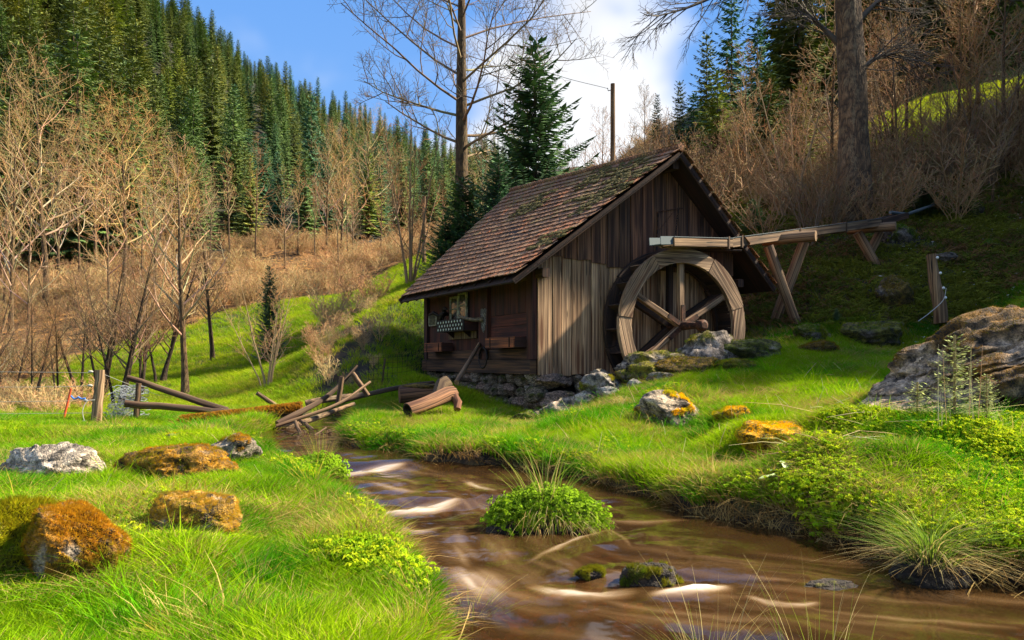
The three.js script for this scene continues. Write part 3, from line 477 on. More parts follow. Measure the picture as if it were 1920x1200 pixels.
  // tiles: flat beaver-tail tiles in courses
  const tileGeos = [0, 1, 2, 3].map((s) => { const q = rng(900 + s), g = new GB(), w = 0.176 + q() * 0.012, L = 0.33, t = 0.016, pts = []; for (let k = 0; k <= 6; k++) { const a = k / 6; pts.push([(a - 0.5) * w, -(0.035 * Math.pow(Math.abs(2 * a - 1), 2.2)) * -1 + (q() - 0.5) * 0.008]); }
    const top = [], bot = [], back = [g.v(-w / 2, 0, -L, 0, L), g.v(w / 2, 0, -L, w, L)];
    for (const [px, pz] of pts) { const warp = 0.004 * Math.sin(px * 20 + s); top.push(g.v(px, t + warp, -pz, px + w / 2, -pz)); bot.push(g.v(px, warp, -pz, px + w / 2, -pz + 0.02)); }
    for (let k = 0; k < 6; k++) { g.quad(top[k], top[k + 1], back[1], back[0]); const a = [top[k], bot[k], bot[k + 1], top[k + 1]].map((i) => g.v(g.p[i * 3], g.p[i * 3 + 1], g.p[i * 3 + 2], g.u[i * 2], g.u[i * 2 + 1])); g.quad(...a); }
    for (const [i, j, b] of [[0, 0, 0], [6, 6, 1]]) { const a = [top[i], bot[j], back[b]].map((v) => g.v(g.p[v * 3], g.p[v * 3 + 1], g.p[v * 3 + 2], 0, g.p[v * 3 + 2])); g.tri(...a); }
    return g.build(); });
  const mossMat = std({ color: new THREE.Color(0.30, 0.24, 0.016), roughness: 1, map: rep(T.speck, 6, 6), bumpMap: rep(T.bump, 8, 8), bumpScale: 0.02 }), rest = T.tileRest = M.tile.map(() => []), mossRest = [], pale = std({ color: new THREE.Color(0.5, 0.47, 0.43), map: rep(T.speck, 4, 4) });
  const lay = (en, ef, rf, rn, courses, visible, flip) => {
    const list = [], bil = (u, v) => { const a = en.clone().lerp(ef, u), b = rn.clone().lerp(rf, u); return a.lerp(b, v); };
    for (let c = 0; c < courses; c++) {
      const v = c / courses * 0.985, n = Math.round(mix(en.distanceTo(ef), rn.distanceTo(rf), v) / 0.181);
      for (let k = 0; k < n; k++) {
        const u = clamp((k + 0.5 + (c % 2 ? 0.25 : -0.25)) / n), o = bil(u, v), sagY = -0.03 * Math.sin(Math.PI * u) * Math.sin(Math.PI * v) + 0.035 * (fbm(u * 7, v * 5 + (flip ? 9 : 0), 2, 3) - 0.5);
        const ax = bil(Math.min(1, u + 0.01), v).sub(bil(Math.max(0, u - 0.01), v)).normalize(), up = bil(u, Math.min(1, v + 0.02)).sub(bil(u, v - 0.02 < 0 ? 0 : v - 0.02)).normalize(); let no = up.clone().cross(ax); if (no.y < 0) no.negate(); no.normalize();
        const ex = flip ? ax.clone().negate() : ax; const tilt = up.clone().multiplyScalar(-1).addScaledVector(no, 0.065 + (R() - 0.5) * 0.02).normalize(), e3 = ex.clone().applyAxisAngle(no, (R() - 0.5) * 0.05), e2 = tilt.clone().cross(e3).normalize(); if (e2.dot(no) < 0) { e2.negate(); e3.negate(); }
        const mm = new THREE.Matrix4().makeBasis(e3, e2, tilt).setPosition(o.addScaledVector(no, 0.02 + (R() - 0.5) * 0.006).add(V(0, sagY, 0)));
        const orange = u < 0.25 && v < 0.42, s = fbm(u * 9, v * 7, 3, 44); let mi = R() < 0.5 ? 1 : R() < 0.5 ? 0 : 3; if (orange && R() < 0.5) mi = R() < 0.5 ? 2 : 4; else if (R() < 0.09) mi = R() < 0.5 ? 2 : 4; if (v > 0.5 && s > 0.5 && R() < 0.5) mi = 5;
        list.push({ mm, geo: tileGeos[Math.floor(R() * 4)], mi, dist: o.clone().sub(eyeM).length(), u, v, no, moss: (v > 0.62 && u < 0.7 && fbm(u * 9, v * 10 + 5, 3, 88) > 0.55) || (u < 0.16 && v > 0.18 && fbm(u * 10, v * 11, 3, 92) > 0.6), white: R() < 0.10 && v < 0.97 });
      }
    }
    if (visible) list.sort((a, b) => a.dist - b.dist);
    list.forEach((t, k) => {
      if (visible && k < 300) { const m = part('tile', t.geo, M.tile[t.mi], roof); m.matrix.copy(t.mm); m.matrix.decompose(m.position, m.quaternion, m.scale); } else rest[t.mi].push(t.geo.clone().applyMatrix4(t.mm));
      if (t.moss && visible) for (let q = 0; q < 3; q++) { const g = new THREE.IcosahedronGeometry(1, 1), pp = g.attributes.position; for (let i = 0; i < pp.count; i++) { const f = 0.75 + 0.5 * hash(Math.round(pp.getX(i) * 50), Math.round(pp.getY(i) * 50), Math.round(pp.getZ(i) * 50) + k); pp.setXYZ(i, pp.getX(i) * f, pp.getY(i) * f, pp.getZ(i) * f); } g.computeVertexNormals(); g.scale(0.05 + R() * 0.07, 0.012 + R() * 0.016, 0.035 + R() * 0.05); g.translate((R() - 0.5) * 0.18, 0.016, -0.02 - R() * 0.14); g.applyMatrix4(t.mm); mossRest.push(g); }
      if (t.white && visible) { const g = new GB(); g.box(0.05 + R() * 0.06, 0.004, 0.012 + R() * 0.012, null, (R() - 0.5) * 0.06, 0.019, -0.02); const q = g.build(); q.applyMatrix4(t.mm); (T.pale ??= []).push(q); }
    });
  };
  lay(RC.en, RC.ef, RC.rf, RC.rn, 23, true, false); lay(RC.wn, RC.wf, RC.rf, RC.rn, 20, false, true);
  rest.forEach((gs, k) => { if (gs.length) part('tiles', mergeGeometries(gs), M.tile[k], roof).userData.kind = 'stuff'; });
  if (mossRest.length) part('moss', mergeGeometries(mossRest), mossMat, roof).userData.kind = 'stuff';
  if (T.pale) part('pale_flecks', mergeGeometries(T.pale), pale, roof).userData.kind = 'stuff';  // pale flecks by the lower tile edges, on tiles picked at random
  for (let k = 0; k < 22; k++) { const a = RC.rn.clone().lerp(RC.rf, (k + 0.02) / 22), b = RC.rn.clone().lerp(RC.rf, (k + 1.12) / 22), g = new GB(), pts = [a.add(V(0, 0.015 + R() * 0.012, 0)), b.add(V(0, 0.01, 0))]; g.tube(pts, [0.075, 0.068], 8, true); part('ridge_tile', g.build(), M.tile[[0, 1, 3, 5][k % 4]], roof); }
  // dry stone base under the boards
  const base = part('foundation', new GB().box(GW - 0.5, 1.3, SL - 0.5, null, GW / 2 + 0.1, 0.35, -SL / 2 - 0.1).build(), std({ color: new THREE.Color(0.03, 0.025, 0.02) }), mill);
  const sg = [0, 1, 2, 3, 4, 5].map((s) => rockGeo(700 + s, 1, 1, 1, { detail: 3, cuts: 9, mossy: s > 3 ? 0.5 : 0.22, stone: [[0.62, 0.48, 0.36], [0.5, 0.39, 0.29], [0.7, 0.6, 0.48], [0.6, 0.41, 0.31], [0.48, 0.38, 0.27], [0.62, 0.52, 0.42]][s], moss: GR }));
  const stone = (x, y, z, a, b, c, s, t) => { const m = part('stone', sg[s % 6], M.rock, base); m.position.set(x, y, z); m.scale.set(a, b, c); m.rotation.set((t ?? 0) * 0.3, (t ?? 0) * 2, (t ?? 0) * 0.2); };
  for (let row = 0; row < 4; row++) for (let z = -SL + 0.1; z < -0.1;) { const w = 0.26 + R() * 0.3; if (row < 3 || R() < 0.8) stone(0.1 + (R() - 0.5) * 0.07, 0.98 - row * 0.24 + (R() - 0.5) * 0.06, z + w / 2, 0.17, 0.15 + R() * 0.03, w * 0.62, Math.floor(R() * 6), (R() - 0.5) * 0.5); z += w; }
  for (let row = 0; row < 4; row++) for (let xx = 0.05; xx < 2.2;) { const w = 0.24 + R() * 0.26; if (!(row > 0 && xx < 0.7)) stone(xx + w / 2, 0.98 - row * 0.24 + (R() - 0.5) * 0.06, -0.08 + (R() - 0.5) * 0.1, w * 0.62, 0.15 + R() * 0.03, 0.17, Math.floor(R() * 6), (R() - 0.5) * 0.5); xx += w; }
  stone(0.33, 0.98, 0.02, 0.34, 0.13, 0.22, 3, 0.1); stone(0.42, 0.52, 0.1, 0.44, 0.27, 0.3, 3, -0.06); stone(0.4, 0.2, 0.12, 0.5, 0.14, 0.3, 1, 0.1); stone(0.98, 0.78, 0.12, 0.22, 0.18, 0.2, 2, 0.6); stone(0.98, 0.46, 0.14, 0.25, 0.2, 0.24, 0, 0.3); stone(0.0, 0.7, -0.1, 0.2, 0.17, 0.25, 4, 0.2); stone(1.2, 0.9, 0.3, 0.22, 0.3, 0.26, 2, -0.4);
}

// things hanging on the dark wall
{
  const wallX = -0.03, R = rng(77);
  const planter = (label, pa, pb, py0, py1, depth, mats, dots, group) => {
    const a = onSide(pa, py1, wallX - depth), b = onSide(pb, py1, wallX - depth), top = onSide(pa, py0, wallX - depth).y, L = b.z - a.z, h = top - a.y, t = thing('planter_box', label, 'planter', fromMill(V(wallX, a.y, (a.z + b.z) / 2)).toArray(), TH, group);
    const bd = (name, w, hh, d, x, y, z, m) => { const q = part(name, new GB().box(w, hh, d, null, 0, 0, 0, R() * 3, R() * 3, 'x').build(), m, t); q.position.set(x, y, z); return q; };
    bd('front_board', 0.025, h, L, -depth, h / 2, 0, mats[0]); for (const s of [-1, 1]) bd('end_board', depth - 0.03, h * 0.97, 0.025, -depth / 2 + 0.0, h / 2, s * (L / 2 - 0.014), mats[1]); bd('bottom_board', depth - 0.03, 0.02, L - 0.06, -depth / 2, 0.012, 0, mats[1]); bd('soil', depth - 0.035, 0.02, L - 0.06, -depth / 2, h * 0.8, 0, std({ color: new THREE.Color(0.04, 0.03, 0.02) }));
    if (dots) { const dm = std({ color: new THREE.Color(0.6, 0.66, 0.5) }); for (let r = 0; r < 3; r++) for (let k = 0; k < 9; k++) { const s = new THREE.CylinderGeometry(0.021, 0.021, 0.008, 4); s.rotateZ(Math.PI / 2); s.scale(1, 1.5, 1.2); const q = part('diamond', s, dm, t); q.position.set(-depth - 0.015, h * (0.2 + r * 0.3), (k + 0.5 + (r % 2 ? 0.25 : -0.25)) / 9 * L * 0.94 - L * 0.47); } }
    else for (const s of [-0.32, 0.36]) bd('bracket', 0.012, h * 0.9, 0.03, -depth - 0.019, h / 2, s * L, M.iron);
    return t;
  };
  const orange = wood(T.brown, [3.0, 1.6, 0.7]), darkB = M.side[1];
  planter('small orange brown empty planter box low at the far end of the dark wall', 796, 828, 644, 660, 0.3, [orange, darkB], false); planter('long orange brown planter box on the dark wall beside the iron hoop', 911, 964, 634, 653, 0.3, [orange, darkB], false);
  const green = wood(T.dark, [0.35, 0.75, 0.4]); planter('green planter box with rows of white diamonds under the small window', 820, 870, 602, 624, 0.34, [green, M.side[0]], true);
  // board and two brackets under the window box
  const bb = onSide(842, 637, wallX - 0.02), be = onSide(893, 620, wallX - 0.02), sb = thing('bracket_board', 'pale mossy board with two dark brackets below the diamond planter', 'board', fromMill(V(wallX, bb.y, (bb.z + be.z) / 2)).toArray(), TH), w = be.z - bb.z;
  part('board', new GB().box(0.03, be.y - bb.y, w, null, -0.015, (be.y - bb.y) / 2, 0).build(), wood(T.grey, [0.85, 0.8, 0.5]), sb);
  for (const s of [-0.28, 0.32]) { const sh = new THREE.Shape(); sh.moveTo(0, 0); sh.lineTo(0, 0.2); sh.lineTo(0.26, 0.2); const g = new THREE.ExtrudeGeometry(sh, { depth: 0.04, bevelEnabled: false }); g.rotateY(Math.PI); const m = part('bracket', g, M.side[1], sb); m.position.set(-0.031, 0.02, s * w); }
  // plaque
  const pa = onSide(806, 611, wallX), pb = onSide(819, 588, wallX), pl = thing('wall_plaque', 'small pale green plaque on the far end of the dark wall', 'plaque', fromMill(V(wallX, pa.y, (pa.z + pb.z) / 2)).toArray(), TH);
  const ph = pb.y - pa.y, pw = pb.z - pa.z; part('panel', new GB().box(0.02, ph, pw, null, -0.012, ph / 2, 0).build(), std({ color: new THREE.Color(0.2, 0.2, 0.1), map: rep(T.speck, 4, 4) }), pl); { const g = new GB(); for (const s of [-1, 1]) { g.box(0.03, ph, 0.03, null, -0.014, ph / 2, s * pw / 2); g.box(0.028, 0.03, pw, null, -0.014, ph / 2 + s * ph / 2, 0); } part('frame', g.build(), M.frame, pl); }
  // bird of twisted metal beside the window
  { const o = onSide(828, 596, wallX - 0.2), t = thing('metal_bird', 'dark metal bird ornament perched on the diamond planter left of the window', 'ornament', fromMill(o).toArray(), TH), b = new GB();
    b.tube([V(0, -0.22, -0.16), V(0, -0.08, -0.1), V(0, 0.03, -0.02), V(0, 0.1, 0.08), V(0, 0.12, 0.2)], [0.02, 0.06, 0.085, 0.05, 0.015], 9, true); part('body', b.build(), M.iron, t);
    for (const s of [-1, 1]) { const g = new GB(); g.tube([V(s * 0.03, 0.03, 0), V(s * 0.16, 0.12, -0.12), V(s * 0.24, 0.06, -0.3)], [0.03, 0.045, 0.006], 6, true); part('wing', g.build(), M.iron, t); }
    const h = new GB(); h.tube([V(0, 0.12, 0.12), V(0, 0.2, 0.2), V(0, 0.2, 0.28), V(0, 0.17, 0.38)], [0.03, 0.05, 0.04, 0.006], 8, true); part('head', h.build(), M.iron, t);
    const l = new GB(); l.tube([V(0, 0, -0.02), V(0, -0.1, 0)], 0.012, 5); l.tube([V(0, 0.02, 0.05), V(0.02, -0.1, 0.08)], 0.012, 5); part('legs', l.build(), M.iron, t); }
  // pale horn on a carved shield
  { const o = onSide(909, 600, wallX - 0.02), t = thing('horn_mount', 'pale curved horn on a grey shield fixed right of the window', 'ornament', fromMill(o).toArray(), TH), sh = new THREE.Shape(); sh.moveTo(0, -0.26); sh.bezierCurveTo(0.16, -0.16, 0.08, 0.0, 0.14, 0.16); sh.bezierCurveTo(0.16, 0.26, 0.05, 0.25, 0, 0.2); sh.bezierCurveTo(-0.05, 0.25, -0.16, 0.26, -0.14, 0.16); sh.bezierCurveTo(-0.08, 0.0, -0.16, -0.16, 0, -0.26);
    const g = new THREE.ExtrudeGeometry(sh, { depth: 0.03, bevelEnabled: true, bevelSize: 0.012, bevelThickness: 0.01, bevelSegments: 2 }); g.rotateY(-Math.PI / 2); part('shield', g, std({ color: new THREE.Color(0.42, 0.4, 0.36), map: rep(T.speck, 5, 5), bumpMap: rep(T.bump, 5, 5), bumpScale: 0.02 }), t);
    const h = new GB(); h.tube([V(-0.03, 0.02, 0), V(-0.18, 0.0, -0.1), V(-0.3, 0.04, -0.35), V(-0.34, 0.12, -0.62), V(-0.3, 0.15, -0.8)], [0.05, 0.045, 0.035, 0.022, 0.006], 8, true); part('horn', h.build(), std({ color: new THREE.Color(0.34, 0.25, 0.13), roughness: 0.6, map: rep(T.speck, 4, 4) }), t); }
  // iron hoop
  { const o = onSide(906, 671, wallX - 0.09), g = new THREE.TorusGeometry(0.21, 0.028, 8, 28); g.rotateY(Math.PI / 2); const m = single('iron_hoop', g, M.iron, 'dark iron hoop hanging low on the dark wall below the long planter', 'hoop'); m.position.copy(fromMill(o)); m.rotation.set(0, TH, 0); }
  // staff leaning
  { const a = P(856, 717, 14.9), b = fromMill(onSide(899, 645, wallX - 0.06)), g = new GB(); g.tube([a, a.clone().lerp(b, 0.5), b], [0.05, 0.045, 0.04], 10, true, 0.08, 4); single('leaning_staff', g.build(), M.pole, 'thick wooden staff leaning against the dark wall by the hoop', 'staff'); }
  // drain pipe and hooks with chain beside the end of the flume
  { const a = onGable(1231, 470, 0.09), t = millThing('drain_rod', 'rusty iron rod frame with a chain on the gable above the flume end', 'rod', a), g = new GB(), top = onGable(1234, 397, 0.09), rt = onGable(1280, 390, 0.09), L = (v) => v.clone().sub(a);
    g.tube([V(0, -0.02, 0), L(top)], 0.018, 6, true); g.tube([L(top), L(rt)], 0.011, 5, true); g.tube([L(onGable(1236, 432, 0.09)), L(onGable(1262, 398, 0.09))], 0.006, 4); part('rod', g.build(), M.rust, t);
    const c = onGable(1272, 392, 0.2), e = onGable(1266, 446, 0.2); for (let k = 0; k < 12; k++) { const r = new THREE.TorusGeometry(0.026, 0.007, 5, 10); r.scale(0.7, 1.2, 1); if (k % 2) r.rotateY(Math.PI / 2); const m = part('chain_link', r, M.iron, t); m.position.copy(L(c.clone().lerp(e, k / 11))); } }
}

// ---------------------------------------------------------------- water wheel, parallel to the gable
const hubL = onGable(1281, 611, 0.66), WR = 1.52;
{
  const w = millThing('water_wheel', 'large weathered wooden water wheel standing before the gable', 'water wheel', hubL), R = rng(31), rimW = 0.29;
  const arc = (r0, r1, a0, a1, z0, z1) => { const g = new GB(), n = 9, am = (a0 + a1) / 2, uo = R() * 5, vo = R() * 5; for (let k = 0; k < n; k++) { const c0 = mix(a0, a1, k / n), c1 = mix(a0, a1, (k + 1) / n); const q = (r, a, z) => [r * Math.cos(a), r * Math.sin(a), z]; const s0 = c0 * r1, s1 = c1 * r1, F_ = (A, B, C, D) => g.quad(...[A, B, C, D].map((p) => g.v(...p, p[0] * Math.cos(am) + p[1] * Math.sin(am) + p[2] + uo, -p[0] * Math.sin(am) + p[1] * Math.cos(am) + vo)));
      F_(q(r0, c0, z1), q(r1, c0, z1), q(r1, c1, z1), q(r0, c1, z1), [[0, s0], [r1 - r0, s0], [r1 - r0, s1], [0, s1]]); F_(q(r1, c0, z0), q(r0, c0, z0), q(r0, c1, z0), q(r1, c1, z0), [[0, s0], [r1 - r0, s0], [r1 - r0, s1], [0, s1]]);
      F_(q(r1, c0, z1), q(r1, c0, z0), q(r1, c1, z0), q(r1, c1, z1), [[0, s0], [0.06, s0], [0.06, s1], [0, s1]]); F_(q(r0, c0, z0), q(r0, c0, z1), q(r0, c1, z1), q(r0, c1, z0), [[0, s0], [0.06, s0], [0.06, s1], [0, s1]]);
      if (k === 0 || k === n - 1) { const c = k ? c1 : c0; F_(q(r0, c, z0), q(r1, c, z0), q(r1, c, z1), q(r0, c, z1), [[0, 0], [0.3, 0], [0.3, 0.06], [0, 0.06]]); } } return g.build(); };
  const cuts = [-0.62, 0.25, 1.05, 2.05, 3.02, 3.72, 4.6].map((a) => a + 0.02);
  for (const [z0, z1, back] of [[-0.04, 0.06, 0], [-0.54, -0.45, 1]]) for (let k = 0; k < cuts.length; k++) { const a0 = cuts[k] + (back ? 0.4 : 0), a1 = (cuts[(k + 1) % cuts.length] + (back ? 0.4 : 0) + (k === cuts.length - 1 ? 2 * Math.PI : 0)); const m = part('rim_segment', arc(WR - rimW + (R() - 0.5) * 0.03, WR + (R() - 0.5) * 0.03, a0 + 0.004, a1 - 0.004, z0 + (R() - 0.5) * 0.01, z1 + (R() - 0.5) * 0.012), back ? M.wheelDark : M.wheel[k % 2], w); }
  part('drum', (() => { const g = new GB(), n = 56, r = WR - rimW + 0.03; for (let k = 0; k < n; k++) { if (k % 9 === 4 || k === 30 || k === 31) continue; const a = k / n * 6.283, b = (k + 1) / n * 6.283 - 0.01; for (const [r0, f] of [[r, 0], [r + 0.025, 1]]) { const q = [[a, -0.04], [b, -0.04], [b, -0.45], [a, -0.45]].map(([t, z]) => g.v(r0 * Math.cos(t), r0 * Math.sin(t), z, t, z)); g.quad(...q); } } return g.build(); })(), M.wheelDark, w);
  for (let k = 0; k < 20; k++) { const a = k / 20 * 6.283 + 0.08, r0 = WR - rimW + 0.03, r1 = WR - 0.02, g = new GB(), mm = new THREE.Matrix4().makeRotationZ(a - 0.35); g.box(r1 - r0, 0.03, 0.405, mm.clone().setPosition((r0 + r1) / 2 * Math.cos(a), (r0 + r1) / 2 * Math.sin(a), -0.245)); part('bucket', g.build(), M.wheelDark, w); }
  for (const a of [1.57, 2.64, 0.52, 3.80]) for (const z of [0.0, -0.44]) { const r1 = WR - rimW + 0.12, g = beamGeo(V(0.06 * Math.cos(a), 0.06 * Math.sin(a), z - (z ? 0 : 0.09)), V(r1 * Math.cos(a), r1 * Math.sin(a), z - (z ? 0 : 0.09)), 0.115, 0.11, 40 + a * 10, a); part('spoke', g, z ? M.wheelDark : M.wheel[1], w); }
  { const a = 3.62, g = beamGeo(V(0.7 * Math.cos(a), 0.7 * Math.sin(a) - 0.1, -0.1), V(1.2 * Math.cos(a + 0.1), 1.2 * Math.sin(a + 0.1), -0.1), 0.05, 0.05, 77); part('brace', g, M.wheel[1], w); }
  const ax = new GB(); ax.tube([V(0, 0, -0.6), V(0, 0, -0.3), V(0, 0, 0.1), V(0, -0.01, 0.5)], [0.1, 0.1, 0.085, 0.055], 12, true); part('axle', ax.build(), M.rust, w);
  const bs = new GB(); bs.tube([V(0, -0.01, 0.46), V(0, -0.01, 0.48), V(0, -0.01, 0.62), V(0, -0.01, 0.64)], [0.07, 0.105, 0.105, 0.06], 14, true); part('axle_cap', bs.build(), M.rust, w);
  const cr = new GB(); for (const a of [1.57, 2.64, 0.52, 3.80]) cr.box(0.42, 0.09, 0.03, new THREE.Matrix4().makeRotationZ(a).setPosition(0.2 * Math.cos(a), 0.2 * Math.sin(a), 0.0)); part('hub_irons', cr.build(), M.rust, w);
}

// ---------------------------------------------------------------- flume and its trestles
const FL = [P(1250, 455, 15.1), P(1360, 457, 16.4), P(1520, 437, 18.6), P(1640, 418, 20.4), P(1690, 405, 21.6)];
{
  const fl = thing('wooden_flume', 'long wooden flume carrying water from the dark slope to the wheel', 'flume', FL[0].toArray()), L = (v) => v.clone().sub(FL[0]), R = rng(51);
  const dirS = (a, b) => { const d = b.clone().sub(a).normalize(); return V(-d.z, 0, d.x).normalize(); };
  const spans = [[0, 1, 0.17], [1, 3, 0.19]];
  for (const [i, j, h] of spans) { const a = L(FL[i]), b = L(FL[j]), s = dirS(a, b); for (const q of [-1, 1]) part('side_board', beamGeo(a.clone().addScaledVector(s, q * 0.16), b.clone().addScaledVector(s, q * 0.16), 0.045, h, 60 + i + q, R() * 3), M.flume, fl); part('bottom_board', beamGeo(a.clone().add(V(0, -h * 0.45, 0)), b.clone().add(V(0, -h * 0.45, 0)), 0.27, 0.035, 63, 1), M.flume, fl);
    for (const q of [-1, 1]) part('zinc_lining', beamGeo(a.clone().addScaledVector(s, q * 0.16).add(V(0, h * 0.5 + 0.006, 0)), b.clone().addScaledVector(s, q * 0.16).add(V(0, h * 0.5 + 0.006, 0)), 0.07, 0.012, 64), M.zinc, fl); }
  { const a = L(FL[3]), b = L(FL[4]), s = dirS(a, b); part('side_board', beamGeo(a.clone().addScaledVector(s, 0.17), b.clone().addScaledVector(s, 0.17), 0.05, 0.16, 66), M.barge, fl); part('side_board', beamGeo(a.clone().addScaledVector(s, -0.17), b.clone().addScaledVector(s, -0.17), 0.05, 0.16, 67), M.barge, fl); }
  // zinc lip over the wheel
  { const a = L(P(1228, 452, 14.85)), b = L(P(1256, 452, 15.15)), s = dirS(a, b), g = new GB(); for (const q of [-1, 0, 1]) { const m = new THREE.Matrix4().lookAt(a, b, V(0, 1, 0)); const c = a.clone().lerp(b, 0.5).addScaledVector(s, q * 0.13).add(V(0, q ? 0 : -0.07, 0)); g.box(q ? 0.012 : 0.25, q ? 0.15 : 0.012, a.distanceTo(b), m.setPosition(c)); } part('zinc_lip', g.build(), M.zinc, fl); }
  // straps
  for (const [t, i, j] of [[0.92, 0, 1], [0.05, 1, 3], [0.4, 1, 3], [0.72, 1, 3]]) { const c = L(FL[i].clone().lerp(FL[j], t)), d = L(FL[j]).sub(L(FL[i])).normalize(), g = new GB(); g.box(0.045, 0.25, 0.40, new THREE.Matrix4().makeRotationY(Math.atan2(-d.z, d.x)).setPosition(c)); part('strap', g.build(), M.driftwood, fl); }
  { const a = L(FL[1]).add(V(-0.9, -0.16, 0.15)), b = L(FL[1]).add(V(0.3, -0.14, -0.1)); part('support_plank', beamGeo(a, b, 0.3, 0.03, 68), M.wheelDark, fl); }
  const water = new GB(); { const a = L(FL[0]).add(V(0, -0.03, 0)), b = L(FL[3]).add(V(0, -0.02, 0)); part('far_pipe', new GB().tube([L(FL[4]).add(V(-0.3, 0.1, 0)), L(P(1700, 402, 22)), L(P(1755, 383, 23.5))], 0.045, 8, true).build(), M.zinc, fl); }
  const trestle = (label, D, beam, legs) => {
    const o = P(beam[0][0], beam[0][1], D), t = thing('log_trestle', label, 'trestle', o.toArray(), 0, undefined), q = (px, py, dd = D) => P(px, py, dd).sub(o);
    const lg = (a, b, r0, r1, name, s) => { const g = new GB(); g.tube([a, a.clone().lerp(b, 0.33), a.clone().lerp(b, 0.66), b], [r0, mix(r0, r1, 0.33), mix(r0, r1, 0.66), r1], 10, true, 0.1, s); part(name, g.build(), M.pole, t); };
    lg(q(beam[0][0], beam[0][1], D + 0.35), q(beam[1][0], beam[1][1], D - 0.25), 0.12, 0.12, 'crossbeam', 3);
    legs.forEach(([a, b, c, d, dd, r], k) => lg(q(a, b, D + dd), q(c, d, D + dd), r, r * 1.05, 'leg', 5 + k));
  };
  trestle('crossed log trestle under the flume nearer the wheel', 17.3, [[1430, 452], [1530, 442]], [[1440, 462, 1500, 625, -0.2, 0.105], [1508, 455, 1445, 625, 0.25, 0.115]]);
  trestle('crossed log trestle under the flume at the mossy slope', 20.3, [[1588, 432], [1680, 424]], [[1608, 436, 1660, 530, -0.2, 0.12], [1650, 436, 1590, 548, 0.25, 0.12]]);
}

// ---------------------------------------------------------------- bare trees and shrubs
// grows limbs as tapered tubes; o: h, r, limbs, from (share of the height where limbs start), reach, rise (upward share), depth, twigs
function grow(seed, o) {
  const R = rng(seed), trunk = new GB(), crown = new GB(), bark = o.bark ?? [0.26, 0.19, 0.11], twig = o.twig ?? [0.24, 0.15, 0.065]; trunk.col = bark;
  const limb = (p, d, len, r, depth) => {
    const n = depth > 1 ? 5 : depth === 1 ? 4 : 3, pts = [p.clone()], dir = d.clone(), q = p.clone();
    for (let k = 0; k < n; k++) { dir.x += (R() - 0.5) * (o.wander ?? 0.35); dir.z += (R() - 0.5) * (o.wander ?? 0.35); dir.y += (R() - 0.5) * 0.2 + (o.lift ?? 0.06); dir.normalize(); q.addScaledVector(dir, len / n); pts.push(q.clone()); }
    const t = clamp(r / (o.r * 0.4)); crown.col = mixc(twig, bark, t).map((c) => c * (0.8 + R() * 0.4)); const tip = Math.max(o.tip ?? 0.006, r * 0.3);
    crown.tube(pts, (s) => mix(r, tip, s), depth > 1 ? 5 : depth === 1 ? 4 : 3);
    if (depth > 0) { const m = Math.max(2, Math.round((depth > 1 ? o.subs ?? 6 : o.twigs ?? 5) * (0.7 + R() * 0.6))); for (let k = 0; k < m; k++) { const s = 0.22 + 0.78 * (k + R() * 0.7) / m, f = Math.min(n - 1, Math.floor(s * n)), b = pts[f].clone().lerp(pts[f + 1], clamp(s * n - f)), md = pts[f + 1].clone().sub(pts[f]).normalize(), sd = V(R() - 0.5, R() - 0.35, R() - 0.5).normalize(); sd.addScaledVector(md, -sd.dot(md)).normalize(); const dd = md.multiplyScalar(0.62).addScaledVector(sd, 0.8).normalize(); limb(b, dd, len * (0.36 + R() * 0.22) * (1.15 - s * 0.45), Math.max(tip, r * (0.5 - 0.15 * s)), depth - 1); } }
  };
  for (let s = 0; s < (o.stems ?? 1); s++) {
    const a = R() * 6.283, lean = o.stems > 1 ? 0.15 + R() * (o.flare ?? 0.35) : (o.lean ?? 0.03), h = o.h * (s ? 0.7 + R() * 0.35 : 1), pts = []; let x = s ? Math.cos(a) * 0.12 : 0, z = s ? Math.sin(a) * 0.12 : 0;
    const N = 9, r0 = o.r * (s ? 0.6 + R() * 0.5 : 1); for (let k = 0; k <= N; k++) { pts.push(V(x, k / N * h - (k ? 0 : 0.3), z)); x += (Math.cos(a) * lean * (o.lift > 0.1 ? 1 - 0.5 * k / N : 1) + (R() - 0.5) * (o.bend ?? 0.05)) * h / N; z += (Math.sin(a) * lean + (R() - 0.5) * (o.bend ?? 0.05)) * h / N; }
    const rad = (t) => Math.max(0.012, r0 * Math.pow(1 - t, 0.85) * (1 + 0.5 * Math.exp(-t * 26)));
    trunk.tube(pts, rad, o.r > 0.2 ? 10 : 6, false, o.r > 0.2 ? 0.08 : 0, seed + 1);
    const nl = o.limbs; let spin = R() * 6.28;
    for (let k = 0; k < nl; k++) { const t = mix(o.from, 0.985, (k + R() * 0.8) / nl), f = Math.min(N - 1, Math.floor(t * N)), b = pts[f].clone().lerp(pts[f + 1], t * N - f); spin += 2.4 + (R() - 0.5); const sh = o.shape ? o.shape(t) : Math.sqrt(1 - t) * 0.8 + 0.2, rise = o.rise + (R() - 0.5) * 0.25 + t * 0.25; limb(b, V(Math.cos(spin), rise, Math.sin(spin)).normalize(), o.reach * h * sh * (0.75 + R() * 0.5), Math.max(o.tip ?? 0.006, rad(t) * (o.limbR ?? 0.5)), o.depth ?? 2); }
  }
  return [trunk.build(), crown.build()];
}
const bareMat = M.twig, trunkMat = std({ vertexColors: true, map: rep(T.bark, 2, 0.5), bumpMap: rep(T.barkBump, 2, 0.5), bumpScale: 0.02 });
function bareProto(name, label, seed, o, group) { const t = thing(name, label, 'tree', [0, 0, 0], 0, group), [a, b] = grow(seed, o); part('trunk', a, trunkMat, t); part('crown', b, bareMat, t); t.userData.h = o.h; return t; }
const H = new Map();
